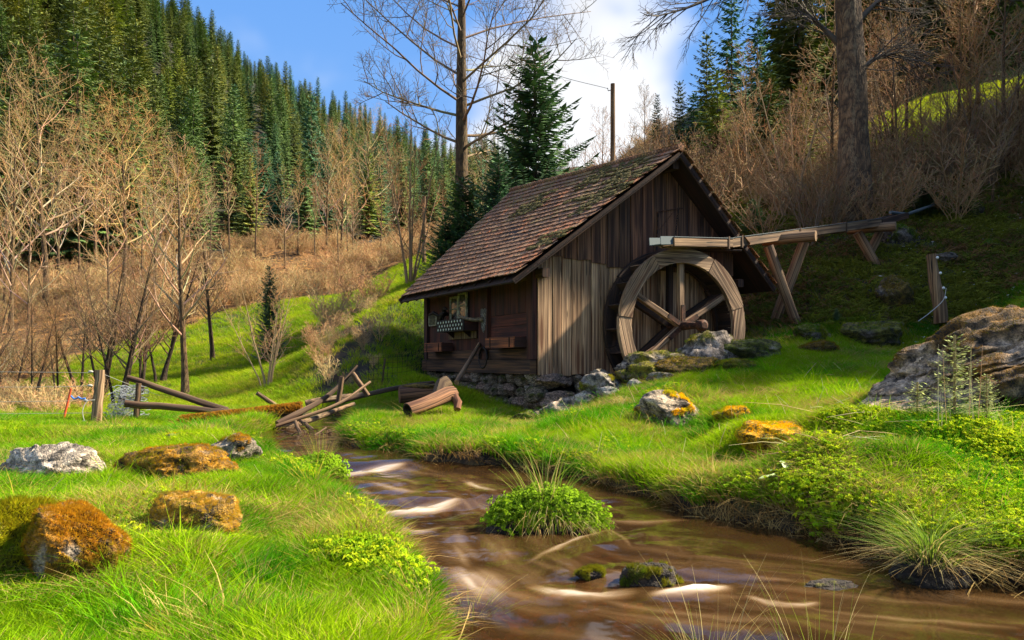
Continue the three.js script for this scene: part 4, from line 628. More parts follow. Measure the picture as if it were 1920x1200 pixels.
// puts a proto the first time, copies afterwards; height from the top's place in the photograph
let tintN = 0;
function tint(o) { const k = tintN++ % 5; if (k === 4) return; for (const c of o.children) if (c.name === 'crown' || c.name === 'twigs') { if (c.material === M.needle) c.material = M.needles[k]; else if (c.material === M.twig) c.material = M.twigs[k]; } }
function plant(proto, px, D, topPy, turn, label, group, dy = 0, widen = 1) {
  const p = onGround(px, D); p.y += dy; const h = (CAM + (HOR - topPy) / F * D - p.y), k = h / proto.userData.h; let o = proto;
  if (H.has(proto)) { o = dup(proto, [p.x, p.y, p.z], turn, [k * widen, k, k * widen], label, group); tint(o); } else { H.set(proto, 1); o.position.copy(p); o.rotation.y = turn; o.scale.set(k * widen, k, k * widen); if (label) o.userData.label = label; if (group) o.userData.group = group; }
  if (!group) delete o.userData.group; delete o.userData.h_; return o;
}
const LT = [0.38, 0.30, 0.19], TW = [0.36, 0.22, 0.08];
const slim = [bareProto('bare_tree', '', 201, { h: 12, r: 0.105, limbs: 20, from: 0.3, reach: 0.24, rise: 0.9, lift: 0.1, depth: 2, subs: 5, twigs: 3, bark: LT, twig: TW, tip: 0.004 }), bareProto('bare_tree', '', 202, { h: 12, r: 0.11, limbs: 20, from: 0.22, reach: 0.3, rise: 0.7, lift: 0.1, depth: 2, subs: 5, twigs: 3, bark: LT, twig: TW, tip: 0.004 }), bareProto('bare_tree', '', 203, { h: 12, r: 0.1, limbs: 24, from: 0.42, reach: 0.2, rise: 1.1, lift: 0.12, depth: 2, subs: 5, twigs: 3, bark: [0.42, 0.35, 0.25], twig: TW, tip: 0.004 })];
const round = [bareProto('bare_tree', '', 211, { h: 13, r: 0.15, limbs: 26, from: 0.2, reach: 0.36, rise: 0.9, lift: 0.12, depth: 2, subs: 6, twigs: 5, bark: LT, twig: [0.42, 0.26, 0.08], tip: 0.004 }), bareProto('bare_tree', '', 212, { h: 13, r: 0.17, limbs: 26, from: 0.3, reach: 0.46, rise: 0.6, lift: 0.06, depth: 2, subs: 6, twigs: 5, bark: LT, twig: TW, tip: 0.006, bend: 0.12 })];
const gL = 'bare pale trees on the brown slope to the left';
const sl = 'slender bare pale tree on the brown slope below the spruce forest', rl = 'spreading bare tree with twiggy crown on the left brown slope';
plant(round[1], 85, 44, 150, 0.3, 'tall wide bare tree at the far left before the dark spruces'); plant(round[0], 20, 40, 215, 1.2, rl, gL); plant(slim[1], 52, 34, 330, 2, 'leaning pale bare tree at the far left edge'); plant(slim[0], 150, 50, 235, 1, sl, gL);
plant(round[1], 232, 43, 215, 2.1, 'gnarled pale bare tree with crooked limbs left of the young alder'); plant(round[0], 292, 47, 250, 4, rl, gL); plant(slim[2], 395, 52, 310, 0.5, sl, gL); plant(slim[2], 431, 54, 285, 2.5, sl, gL); plant(slim[0], 478, 55, 262, 3.1, sl, gL); plant(slim[1], 534, 55, 318, 4.2, sl, gL); plant(slim[2], 558, 58, 300, 5.2, sl, gL);
plant(round[0], 612, 62, 243, 0.7, 'round topped tan bare tree, leftmost of the rounded pair'); plant(round[0], 640, 64, 250, 2.7, 'round topped tan bare tree, right one of the rounded pair'); plant(slim[2], 652, 60, 300, 1.7, sl, gL); plant(round[1], 690, 72, 225, 1.9, rl, gL); plant(slim[1], 715, 62, 330, 0.9, sl, gL); plant(round[0], 738, 80, 290, 3.9, rl, gL); plant(slim[0], 765, 64, 345, 2.2, sl, gL); plant(slim[2], 590, 58, 330, 0.2, sl, gL); plant(round[1], 180, 54, 225, 5.1, rl, gL); plant(round[0], 345, 58, 290, 2.3, rl, gL); plant(round[0], 110, 52, 260, 0.3, rl, gL); plant(slim[1], 205, 40, 300, 4.4, sl, gL); plant(slim[0], 830, 60, 330, 4.4, sl, gL); plant(round[1], 905, 75, 290, 1.4, rl, gL); plant(slim[1], 262, 36, 350, 2.4, sl, gL); plant(slim[0], 8, 44, 260, 3.3, sl, gL);
{ const R = rng(77); for (let k = 0; k < 10; k++) { const px = -40 + R() * 860, D = mix(meadowTop(px) + 6, 72, R()); plant(R() < 0.5 ? slim[Math.floor(R() * 3)] : round[Math.floor(R() * 2)], px, D, HOR - F * (land((px - 960) / F * D, D) - CAM) / D - (3.5 + R() * 4.5) / D * F, R() * 6, R() < 2 ? sl : rl, gL); } }
// the young alder in the meadow and its dark neighbours by the fence
const alder = bareProto('bare_tree', 'young bare tree with pale trunk standing in the green meadow behind the fence rails', 221, { h: 7, r: 0.1, limbs: 22, from: 0.22, reach: 0.36, rise: 0.75, lift: 0.08, depth: 2, subs: 5, twigs: 4, bark: [0.40, 0.30, 0.17], twig: [0.34, 0.22, 0.1], tip: 0.004 });
plant(alder, 348, 21, 285, 0.6);
const darkAl = [bareProto('bare_tree', '', 222, { h: 6, r: 0.1, limbs: 18, from: 0.25, reach: 0.34, rise: 0.8, lift: 0.08, depth: 2, subs: 5, twigs: 5, stems: 3, flare: 0.25, bark: [0.13, 0.09, 0.055], twig: [0.2, 0.115, 0.05], tip: 0.004 }), bareProto('bare_tree', '', 223, { h: 6, r: 0.09, limbs: 16, from: 0.3, reach: 0.3, rise: 0.9, lift: 0.1, depth: 2, subs: 5, twigs: 5, stems: 2, flare: 0.3, bark: [0.16, 0.11, 0.06], twig: [0.22, 0.13, 0.055], tip: 0.004 })];
const gF = 'dark bare alders behind the fence', da = 'dark many stemmed bare alder behind the left fence'; [[222, 19, 470, 1], [150, 21, 520, 2], [265, 22, 500, 3], [60, 18, 560, 4], [20, 21, 540, 5], [110, 19, 590, 0.4], [190, 24, 480, 0.8], [-40, 22, 500, 2.2], [300, 25, 470, 1.5], [400, 30, 430, 0.7]].forEach(([px, D, t, r], k) => plant(darkAl[k % 2], px, D, t, r, da, gF));
// tall tree behind the mill
const tall = bareProto('tall_bare_tree', 'tall bare tree with spreading limbs and mossy trunk behind the mill', 231, { h: 15, r: 0.275, limbs: 40, from: 0.24, reach: 0.30, rise: 0.3, lift: 0.05, depth: 3, subs: 7, twigs: 5, bark: [0.27, 0.2, 0.10], twig: [0.13, 0.095, 0.06], tip: 0.005, limbR: 0.26, wander: 0.42, lean: 0.0, bend: 0.02, shape: (t) => 0.45 + 0.9 * Math.sin(Math.PI * clamp((t - 0.2) / 0.9)) });
plant(tall, 866, 31, -330, 0.4);

// ---------------------------------------------------------------- spruces
function spruce(seed, o) {
  const R = rng(seed), g = new GB(), t = new GB(), h = o.h, c0 = o.a, c1 = o.b; t.col = o.bark ?? [0.10, 0.07, 0.045]; t.tube([V(0, -0.3, 0), V(0, h * 0.5, 0), V(0, h * 0.985, 0)], (s) => Math.max(0.012, o.r * (1 - s)), 7);
  const spray = (p, d, w, len, up) => { const s = V(d.z, 0, -d.x); if (s.lengthSq() < 1e-6) s.set(1, 0, 0); s.normalize(); const q = R(), f = 0.65 + R() * 0.6; g.col = mixc(c0, c1, q * q).map((v) => v * f); const mid = p.clone().addScaledVector(d, len * 0.45), e = p.clone().addScaledVector(d, len); e.y -= len * 0.1; const a = mid.clone().addScaledVector(s, w), b = mid.clone().addScaledVector(s, -w); a.y -= w * 0.5 * up; b.y -= w * 0.5 * up; const i = [p, a, e, b, mid].map((v) => g.v(v.x, v.y, v.z)); g.tri(i[0], i[1], i[4]); g.tri(i[1], i[2], i[4]); g.tri(i[0], i[4], i[3]); g.tri(i[4], i[2], i[3]); };
  for (let k = 0; k < o.whorls; k++) {
    const f = (k + 0.2) / o.whorls, y = h * mix(o.from ?? 0.06, 0.985, Math.pow(f, 0.92)), env = o.spread * (Math.pow(1 - (y / h - (o.from ?? 0.06)) / (1 - (o.from ?? 0.06)), 0.82) * (f < 0.12 ? 0.7 + 2.5 * f : 1)) + 0.02 * h, nb = Math.round(mix(o.nb, 4, f)), ph = R() * 6.28;
    for (let b = 0; b < nb; b++) {
      const a = ph + b / nb * 6.283 + (R() - 0.5) * 0.5, L = env * (0.7 + R() * 0.5), rise = mix(o.low ?? -0.25, 0.65, f) + (R() - 0.5) * 0.15, n = Math.max(2, Math.round(L / o.step)), p = V(0, y + (R() - 0.5) * 0.4 * h / o.whorls, 0), d = V(Math.cos(a), rise, Math.sin(a)).normalize(), stem = [p.clone()];
      for (let q = 0; q < n; q++) {
        d.y += (o.curl ?? 0.06) * (q / n); d.normalize(); const s = L / n; p.addScaledVector(d, s); stem.push(p.clone());
        const u = (q + 1) / n, tl = o.tw * (1.15 - 0.7 * u) * (0.75 + R() * 0.5) * Math.min(1, L / (o.spread * 0.45) + 0.25);
        for (const sd of [-1, 1]) for (let m = 0; m < (o.dense ?? 1); m++) { const td = V(d.x * 0.75 - d.z * sd * (0.75 + R() * 0.3), d.y * 0.5 - 0.12 - R() * (o.droop ?? 0.25), d.z * 0.75 + d.x * sd * (0.75 + R() * 0.3)).normalize(); spray(p.clone().addScaledVector(d, -s * m / (o.dense ?? 1) - R() * s * 0.3), td, tl * o.fat, tl, 1); }
      }
      spray(p.clone().addScaledVector(d, -L / n * 0.4), d.clone(), o.tw * 0.22, o.tw * 0.8, 1);
      if (o.stemmed) { t.col = [0.09, 0.065, 0.04]; t.tube(stem, (s) => mix(0.02, 0.004, s) * h / 8, 3); }
    }
  }
  for (let q = 0; q < 3; q++) spray(V(0, h * 0.93, 0), V((R() - 0.5) * 0.3, 1, (R() - 0.5) * 0.3).normalize(), 0.03 * h * 0.3, h * 0.075, 0);
  return [t.build(), g.build()];
}
function spruceProto(name, seed, o) { const t = thing(name, '', 'tree'), [a, b] = spruce(seed, o); part('trunk', a, M.twig, t); part('crown', b, M.needle, t); t.userData.h = o.h; return t; }
const hillO = { h: 18, r: 0.22, whorls: 24, nb: 8, spread: 3.6, step: 0.55, tw: 0.8, fat: 0.2, dense: 3, from: 0.08, low: -0.35, droop: 0.5 };
const hillTrees = [spruceProto('spruce_tree', 301, { ...hillO, a: [0.085, 0.13, 0.022], b: [0.27, 0.31, 0.035] }), spruceProto('spruce_tree', 302, { ...hillO, spread: 3.1, a: [0.06, 0.115, 0.035], b: [0.17, 0.27, 0.055] }), spruceProto('spruce_tree', 303, { ...hillO, whorls: 22, spread: 4.1, a: [0.10, 0.125, 0.016], b: [0.35, 0.34, 0.03] }), spruceProto('spruce_tree', 304, { ...hillO, h: 18, spread: 2.9, a: [0.05, 0.13, 0.05], b: [0.17, 0.32, 0.11] })];
{ // the forest on the left hill, nearest and largest as single trees
  const R = rng(401), spots = [], seen = [];
  for (let n = 0; n < 9000 && spots.length < 980; n++) {
    const u = R(), D = 52 + 190 * u * u * 0.9 + 24 * u, px = -140 + R() * 1120, z = zone((px - 960) / F * D, D); if (!z.forest || px > 985) continue; const X = (px - 960) / F * D, sp = 2.9 + D * 0.006;
    let ok = true; for (const s of spots) if ((s.X - X) ** 2 + (s.D - D) ** 2 < sp * sp) { ok = false; break; } if (!ok) continue;
    if (px > 820 && D > 200 && R() < 0.5) continue;
    const h = (px < 260 ? 17 : px < 420 ? 12.5 : px < 600 ? 10.5 : 9) * (0.45 + R() * 0.6 + R() * R() * 0.35) * (D > 170 ? 0.9 : 1); spots.push({ X, D, px, h, s: h / D });
  }
  spots.sort((a, b) => b.s - a.s);
  const rest = [[], [], [], []];
  spots.forEach((s, k) => { const q = fbm(s.X * 0.03 + 5, s.D * 0.03, 3, 9), kind = s.px > 430 && R() < 0.55 ? (R() < 0.5 ? 3 : 1) : q > 0.52 ? (R() < 0.6 ? 2 : 0) : R() < 0.6 ? 0 : 1, p = at(s.X, s.D); const w = 0.85 + R() * 0.3;
    if (k < 290) { const o = H.has(hillTrees[kind]) ? dup(hillTrees[kind], p.toArray(), R() * 6.28, [s.h / 18 * w, s.h / 18, s.h / 18 * w]) : (H.set(hillTrees[kind], 1), hillTrees[kind]); tint(o); o.position.copy(p); o.scale.set(s.h / 18 * w, s.h / 18, s.h / 18 * w); o.userData.label = 'spruce tree in the dense conifer forest covering the left hillside'; o.userData.group = 'spruces of the left hillside forest'; }
    else rest[kind].push([p, R() * 6.28, s.h / 18, w]); });
  const far = new THREE.Group(); far.name = 'far_forest'; scene.add(far); tag(far, 'far conifers running together along the left hill and ridge', 'forest', null, 'stuff');
  rest.forEach((l, k) => { if (!l.length) return; for (const [nm, i, mt] of [['trunks', 0, M.twig], ['crowns', 1, M.needle]]) { const im = new THREE.InstancedMesh(hillTrees[k].children[i].geometry, mt, l.length); l.forEach(([p, a, s, w], q) => im.setMatrixAt(q, new THREE.Matrix4().compose(p, new THREE.Quaternion().setFromAxisAngle(V(0, 1, 0), a), V(s * w, s, s * w)))); im.name = nm; im.castShadow = im.receiveShadow = true; far.add(im); } });
}
// single spruces that stand out
const fine = spruceProto('spruce_tree', 311, { h: 8, r: 0.13, whorls: 30, nb: 9, spread: 2.3, step: 0.2, tw: 0.42, fat: 0.2, from: 0.04, low: 0.0, curl: 0.12, droop: 0.25, dense: 2, stemmed: true, a: [0.04, 0.11, 0.045], b: [0.13, 0.24, 0.07] });
plant(fine, 1003, 29, 72, 0.4, 'blue green spruce rising behind the mill roof beside the tall bare tree', null, 0, 1.15);
plant(fine, 868, 27.5, 330, 1.4, 'dark bushy spruce around the foot of the tall bare tree', null, -0.3, 1.5); plant(fine, 935, 26.5, 290, 2.4, 'low dark spruce beside the roof ridge left of the tall spruce', null, -0.3, 1.2); plant(fine, 835, 27, 408, 3.0, 'small dark spruce left of the mill roof', null, -0.2, 1.5);
plant(fine, 505, 27, 497, 4.0, 'small green spruce alone at the top of the left meadow', null, 0, 0.8);
const gR = 'dark spruces on the right slope', dr = 'tall dark spruce on the shady right slope';
[[1372, 46, -40, 0.9], [1325, 48, 60, 0.9], [1275, 58, 150, 0.9], [1232, 66, 175, 0.9], [1420, 44, 30, 1]].forEach(([px, D, t, w], k) => plant(hillTrees[[3, 0, 0, 1, 3][k]], px, D, t, k * 1.3, ['tall bright green spruce against the sky right of the mill roof', null, null, null, null][k] ?? 'spruce behind the bare thicket right of the mill roof', k ? 'spruces behind the thicket' : null, -1, w));
[[1500, 58, -150], [1560, 66, -200], [1660, 64, -220], [1720, 62, -180], [1780, 66, -260], [1840, 63, -230], [1895, 60, -200], [1950, 56, -300], [1610, 70, -220], [1470, 64, -100], [1690, 70, -300], [1810, 74, -360], [1900, 76, -420]].forEach(([px, D, t], k) => plant(hillTrees[k % 3], px, D, t, k * 1.7, dr, gR, -1, 1.25));
[[1345, 38, 130], [1440, 35, 120], [1300, 44, 175], [1500, 33, 150], [1395, 36, 180]].forEach(([px, D, t], k) => plant(hillTrees[[2, 0, 3][k % 3]], px, D, t, k * 1.9, 'half grown green spruce among the bare bushes right of the roof peak', 'spruces among the bare bushes', -0.6, 1.3));
plant(fine, 1412, 25, 372, 0.9, 'small dark round spruce on the bank behind the right roof end', null, -0.2, 1.5); plant(fine, 1738, 23.5, 345, 1.9, 'low dark spruce on the shady slope beside the flume top', null, -0.4, 1.9); plant(fine, 1568, 17, 578, 5, 'small spruce sapling in the shade behind the mossy mounds', null, 0, 1.3);
// outside the picture to the right: the trees whose shade lies on the mill and the slope
{ const R = rng(451); for (const [a, b, end, y0, n] of [[13.6, 14.9, 5.0, 1.6, 7], [17.9, 20, 7, 2.4, 9], [20, 27, 7, 4, 12], [27, 38, 14, 9, 13]]) for (let k = 0; k < n; k++) { const Dl = mix(a, b, (k + R()) / n), X = Math.max(17, 0.74 * Dl + 3) + 11 * R(), D = Dl + 0.2 * (X - end), p = at(X, D, -0.5), h = clamp((X - end) * 0.9 + y0 - p.y + 1 + R() * 1.5, 5, 24); if (X / D < 0.69) continue; dup(hillTrees[k % 3], p.toArray(), k * 1.1, [h / 18 * 1.6, h / 18, h / 18 * 1.6], dr, gR); } }

// ---------------------------------------------------------------- trees of the right slope
const oak = thing('old_tree', 'massive old tree trunk with lichened bark on the right slope', 'tree');
{ const D = 24, b = onGround(1600, D), R = rng(501), g = new GB(), L = (px, py, d = D) => P(px, py, d).sub(b); oak.position.copy(b);
  g.tube([V(0, -0.5, 0), L(1600, 380), L(1602, 320), L(1600, 240), L(1597, 160), L(1592, 80), L(1588, 0), L(1580, -120), L(1575, -260)], [0.62, 0.52, 0.44, 0.42, 0.4, 0.38, 0.36, 0.32, 0.22], 16, false, 0.12, 7); part('trunk', g.build(), M.bark, oak);
  const limbs = [[[1590, -30], [1480, -60], [1370, -20], [1290, 14], [1235, 30]], [[1590, -60], [1680, -130], [1780, -120], [1850, -60]], [[1583, -120], [1500, -200], [1400, -240]], [[1590, 60], [1650, 0], [1720, -40]], [[1600, 150], [1640, 110], [1700, 95]], [[1592, 100], [1530, 40], [1490, 0]]];
  limbs.forEach((l, k) => { const q = new GB(); q.col = [0.07, 0.055, 0.04]; const pts = new THREE.CatmullRomCurve3(l.map(([x, y], i) => L(x, y, D - i * 0.5 * (k === 0 ? 1.0 : -0.4)))).getPoints(12); q.tube(pts, (t) => mix(0.16, 0.015, Math.sqrt(t)), 6);
    const tw = (p, d, len, r, dep) => { const e = [p, p.clone().addScaledVector(d, len * 0.5).add(V((R() - 0.5) * len * 0.2, (R() - 0.5) * len * 0.2, 0)), p.clone().addScaledVector(d, len)]; q.tube(e, (t) => mix(r, r * 0.35, t), 3); if (dep) for (let m = 0; m < 5; m++) { const b2 = e[0].clone().lerp(e[2], 0.25 + 0.7 * R()), d2 = d.clone().add(V((R() - 0.5) * 1.6, (R() - 0.6) * 1.4, (R() - 0.5) * 1.6)).normalize(); tw(b2, d2, len * (0.35 + R() * 0.25), r * 0.5, dep - 1); } };
    for (let m = 3; m <= 12; m++) for (let n = 0; n < 2; n++) { const d = pts[m].clone().sub(pts[m - 1]).normalize().add(V((R() - 0.5) * 1.3, (R() - 0.7) * 1.3, (R() - 0.5) * 1.3)).normalize(); tw(pts[m].clone(), d, 0.8 + R() * 0.9, 0.022, 2); }
    part('limb', q.build(), M.twig, oak); }); }
const gS = 'bare bushes on the right slope', bk = [0.115, 0.078, 0.045], tk = [0.17, 0.095, 0.04];
const bush = [0, 1, 2].map((s) => { const t = thing('bare_bush', 'many stemmed bare brown bush on the slope right of the mill', 'bush'), [a, b] = grow(511 + s, { h: 5, r: 0.055, limbs: 9, from: 0.2, reach: 0.3, rise: 1.0, lift: 0.08, depth: 2, subs: 4, twigs: 3, stems: 6, flare: 0.4, bark: [[0.30, 0.21, 0.11], bk, [0.24, 0.15, 0.08]][s], twig: [[0.36, 0.20, 0.08], tk, [0.28, 0.15, 0.06]][s], tip: 0.004, bend: 0.1 }); part('stems', a, M.twig, t); part('twigs', b, M.twig, t); t.userData.h = 5; return t; });
const bl = 'many stemmed bare brown bush on the slope right of the mill';
[[1290, 36, 230], [1345, 34, 210], [1400, 31, 200], [1445, 30, 150], [1490, 28, 110], [1250, 42, 225], [1210, 44, 210], [1150, 42, 245], [1100, 40, 260], [1330, 30, 280], [1420, 27.5, 300], [1470, 26, 250], [1545, 25, 240], [1075, 44, 275]].forEach(([px, D, t], k) => plant(bush[[0, 2, 0, 2, 0][k % 5]], px, D, t, k * 2.1, bl, gS));
[[1690, 30, 60], [1785, 26, 130], [1850, 27, 60], [1640, 24, 300], [1560, 23, 300], [1520, 22, 330], [1690, 24, 330], [1500, 23, 350]].forEach(([px, D, t], k) => plant(bush[1], px, D, t, k * 2.3 + 1, 'dark bare bush with thin stems on the shady right slope', 'dark bare bushes on the right slope'));
const rtree = bareProto('bare_tree', '', 531, { h: 11, r: 0.11, limbs: 24, from: 0.25, reach: 0.27, rise: 0.8, lift: 0.06, depth: 2, subs: 6, twigs: 5, bark: [0.33, 0.24, 0.12], twig: [0.30, 0.18, 0.07], tip: 0.008, bend: 0.1 });
plant(rtree, 1555, 27.5, -40, 0.3, 'bare sunlit tree standing just left of the massive trunk'); plant(rtree, 1400, 32, 80, 1.3, 'slim pale bare tree in the thicket right of the roof peak'); plant(rtree, 1135, 42, 205, 2.2, 'thin bare tree behind the roof beside the wooden pole'); plant(rtree, 1215, 40, 165, 3.2, 'thin bare tree right of the wooden pole');
[[1675, 30, 40, 1], [1735, 28, 90, 2.2], [1770, 25, 150, 3.1], [1815, 30, 0, 4.4], [1860, 24, 120, 5.3], [1905, 30, 20, 0.2], [1655, 34, 30, 2.7], [1700, 32, -60, 4], [1790, 29, -40, 5], [1880, 28, -120, 0.6], [1840, 35, -150, 2.6], [1640, 36, -60, 1.9]].forEach(([px, D, t, r]) => plant(rtree, px, D, t, r, 'slender bare tree in the dark wood on the right slope', 'bare trees on the right slope'));
// bushes in the meadow, on the knoll and behind the fence
plant(bush[0], 500, 20, 520, 0.6, 'pale bare bush of upright stems beside the brook meadow'); plant(bush[2], 770, 30, 250, 1.6, 'bare bush with arching pale branches left of the tall tree');
[[690, 22, 575, 0.5], [655, 21, 605, 1.5], [615, 20, 650, 2.5]].forEach(([px, D, t, r]) => plant(bush[2], px, D, t, r, 'low brown bush on the shady knoll left of the mill', 'bushes on the knoll', -0.3, 1.1));
{ // brushwood that nobody could count on the brown slope and behind the fence
  const R = rng(601), [a, b] = [bush[2].children[0].geometry, bush[2].children[1].geometry], small = grow(611, { h: 2, r: 0.018, limbs: 7, from: 0.1, reach: 0.45, rise: 1, lift: 0.05, depth: 1, twigs: 6, stems: 7, flare: 0.7, bark: [0.30, 0.19, 0.085], twig: [0.36, 0.20, 0.08], tip: 0.008, bend: 0.14 }), geo = mergeGeometries(small), list = [];
  for (let n = 0; n < 30000 && list.length < 1400; n++) { const px = -80 + R() * 1330, D = 14.8 + 75 * Math.pow(R(), 1.1), X = (px - 960) / F * D, z = zone(X, D); if (R() > z.brush + z.soil * 0.5 + (z.forest && D < 80 ? 0.5 : 0) || z.sd < 0.4) continue; if (D > 30 && fbm(X * 0.25 + 4, D * 0.25, 3, 77) < 0.47) continue; if (px > 560 && px < 1100 && D < 34 && (z.soil < 0.5 || px > 760)) continue; if (D < 16.5 && R() < 0.6) continue; list.push([at(X, D), R() * 6.28, (0.3 + R() * 0.5) * (D < 24 ? 0.5 : D < 28 ? 0.8 : 1.0)]); }
  const im = new THREE.InstancedMesh(geo, M.twig, list.length), c = new THREE.Color(); list.forEach(([p, r, s], k) => { im.setMatrixAt(k, new THREE.Matrix4().compose(p, new THREE.Quaternion().setFromAxisAngle(V(0, 1, 0), r), V(s * 1.25, s, s * 1.25))); const q = 0.9 + R() * 0.9, w = R(); im.setColorAt(k, c.setRGB(q, q * (0.85 + 0.3 * w), q * (0.8 + 0.3 * w))); });
  im.name = 'undergrowth'; tag(im, 'brown leafless brushwood covering the foot of the left slope', 'undergrowth', null, 'stuff'); im.castShadow = im.receiveShadow = true; scene.add(im);
  // the same on the right slope, darker
  const l2 = []; for (let n = 0; n < 9000 && l2.length < 230; n++) { const px = 1180 + R() * 800, D = 22.5 + 30 * R(), X = (px - 960) / F * D, z = zone(X, D); if (z.moss < 0.5 || (D < 26 && R() < 0.75)) continue; l2.push([at(X, D), R() * 6.28, 0.3 + R() * 0.8]); }
  const i2 = new THREE.InstancedMesh(geo, M.twig, l2.length); l2.forEach(([p, r, s], k) => { i2.setMatrixAt(k, new THREE.Matrix4().compose(p, new THREE.Quaternion().setFromAxisAngle(V(0, 1, 0), r), V(s * 1.2, s, s * 1.2))); const q = 0.55 + R() * 0.55; i2.setColorAt(k, c.setRGB(q, q * 0.95, q * 0.9)); }); i2.name = 'undergrowth_right'; i2.name = numbered('undergrowth'); tag(i2, 'thin dark brushwood scattered over the shady right slope', 'undergrowth', null, 'stuff'); i2.castShadow = i2.receiveShadow = true; scene.add(i2);
}
// pole and wire
{ const D = 34, b = onGround(1149, D), top = P(1149, 157, D), t = thing('wooden_pole', 'plain wooden pole standing behind the mill roof', 'pole', b.toArray()), g = new GB(); g.tube([V(0, -0.5, 0), V(0, (top.y - b.y) * 0.5, 0), V(0, top.y - b.y, 0)], [0.12, 0.105, 0.095], 9, true, 0.04, 3); part('post', g.build(), M.pole, t);
  const arm = new GB(); arm.tube([V(0, top.y - b.y - 0.25, 0), V(-0.2, top.y - b.y - 0.3, 0), V(-0.22, top.y - b.y - 0.18, 0)], 0.02, 5); part('insulator_hook', arm.build(), M.iron, t);
  const w = new GB(), a = top.clone().add(V(-0.22, -0.2, 0)), pts = [a, P(1050, 143, 33), P(960, 108, 32), P(880, 65, 31.3)].map((q) => q); w.tube(new THREE.CatmullRomCurve3(pts).getPoints(20), 0.011, 4); single('wire', w.build(), M.iron, 'thin dark wire running from the wooden pole towards the tall bare tree', 'wire'); 
  const D2 = 44, b2 = onGround(795, D2), g2 = new GB(), t2 = P(795, 368, D2); g2.tube([b2.clone().add(V(0, -0.3, 0)), b2.clone().lerp(t2, 0.5), t2], [0.12, 0.11, 0.1], 8, true); single('wooden_pole', g2.build(), M.pole, 'thin wooden pole at the top of the meadow left of the mill roof', 'pole'); }

// ---------------------------------------------------------------- boulders and mossy mounds
const PALE = [0.50, 0.47, 0.42], TAN = [0.42, 0.36, 0.29];
boulder('pale_boulder', 'pale granite boulder with dark lichen spots in the grass at the left edge', 74, 914, 102, 78, { seed: 21, stone: [0.72, 0.62, 0.5], mossy: 0.16, detail: 5, cuts: 8, rough: 0.10, deep: 0.6, fur: 0, rz: 0.0, sink: 0.75 });
boulder('mossy_boulder', 'long boulder covered with orange moss in the left meadow', 315, 920, 122, 84, { seed: 22, stone: [0.55, 0.48, 0.4], mossy: 0.92, moss: OR, detail: 5, cuts: 9, deep: 0.55, fur: 2600, furLen: 0.022, sink: 0.72 });
boulder('mossy_boulder', 'pale topped boulder at the brook edge behind the long orange mossy one', 425, 885, 54, 70, { seed: 23, stone: [0.5, 0.42, 0.33], mossy: 0.40, moss: OR, detail: 4, cuts: 8, fur: 700, furLen: 0.022, deep: 0.8 });
boulder('small_boulder', 'low pale stone with moss behind the long orange mossy boulder', 330, 838, 38, 20, { seed: 24, stone: TAN, mossy: 0.4, moss: ORY, detail: 4, deep: 0.8, fur: 250 });
boulder('mossy_boulder', 'half buried orange mossy boulder with one pale face in the middle of the left meadow', 348, 1035, 84, 96, { seed: 25, stone: [0.6, 0.52, 0.42], mossy: 0.8, moss: [0.38, 0.22, 0.03], detail: 5, cuts: 7, fur: 2200, furLen: 0.02, sink: 0.7 });
boulder('mossy_mound', 'big orange brown mossy boulder in the lower left corner', 125, 1132, 84, 165, { seed: 26, stone: [0.6, 0.5, 0.4], mossy: 0.84, moss: [0.33, 0.16, 0.014], detail: 5, cuts: 6, fur: 4200, furLen: 0.024, sink: 0.62, deep: 0.9 });
boulder('mossy_mound', 'grassy yellow mound with dry moss at the lower left edge', -30, 1120, 110, 160, { seed: 27, stone: TAN, mossy: 0.9, moss: [0.22, 0.19, 0.008], detail: 5, cuts: 3, fur: 5200, furLen: 0.045, sink: 0.6, deep: 1.1 });
// right bank
boulder('mossy_boulder', 'low pale topped boulder with mossy foot on the right bank below the mill', 1262, 812, 66, 66, { seed: 31, stone: [0.62, 0.5, 0.36], mossy: 0.40, moss: ORY, detail: 5, cuts: 9, fur: 900, furLen: 0.03, sink: 0.66 });
boulder('mossy_stone', 'small golden mossy stone right of the pale topped boulder', 1378, 806, 34, 36, { seed: 32, stone: TAN, mossy: 0.85, moss: ORY, detail: 4, fur: 900, furLen: 0.03 });
boulder('mossy_boulder', 'golden moss covered boulder among the grass of the right bank', 1462, 872, 70, 60, { seed: 33, stone: TAN, mossy: 1.1, moss: [0.62, 0.34, 0.004], detail: 5, cuts: 6, fur: 3200, furLen: 0.02, sink: 0.7 });
boulder('mossy_stone', 'flat golden mossy patch of stone above the dry stalks on the right bank', 1540, 795, 24, 12, { seed: 34, stone: TAN, mossy: 0.9, moss: ORY, detail: 3, fur: 300 });
boulder('large_boulder', 'huge moss streaked granite boulder at the right edge behind the sapling', 1925, 812, 335, 172, { seed: 37, stone: [0.7, 0.53, 0.38], mossy: 0.58, moss: [0.17, 0.085, 0.012], detail: 6, cuts: 6, fur: 7000, furLen: 0.022, sink: 0.78, deep: 0.6, rough: 0.3, rz: 0.34, topfix: 0.9, up: 0.2 }, 'boulder', 8.7);
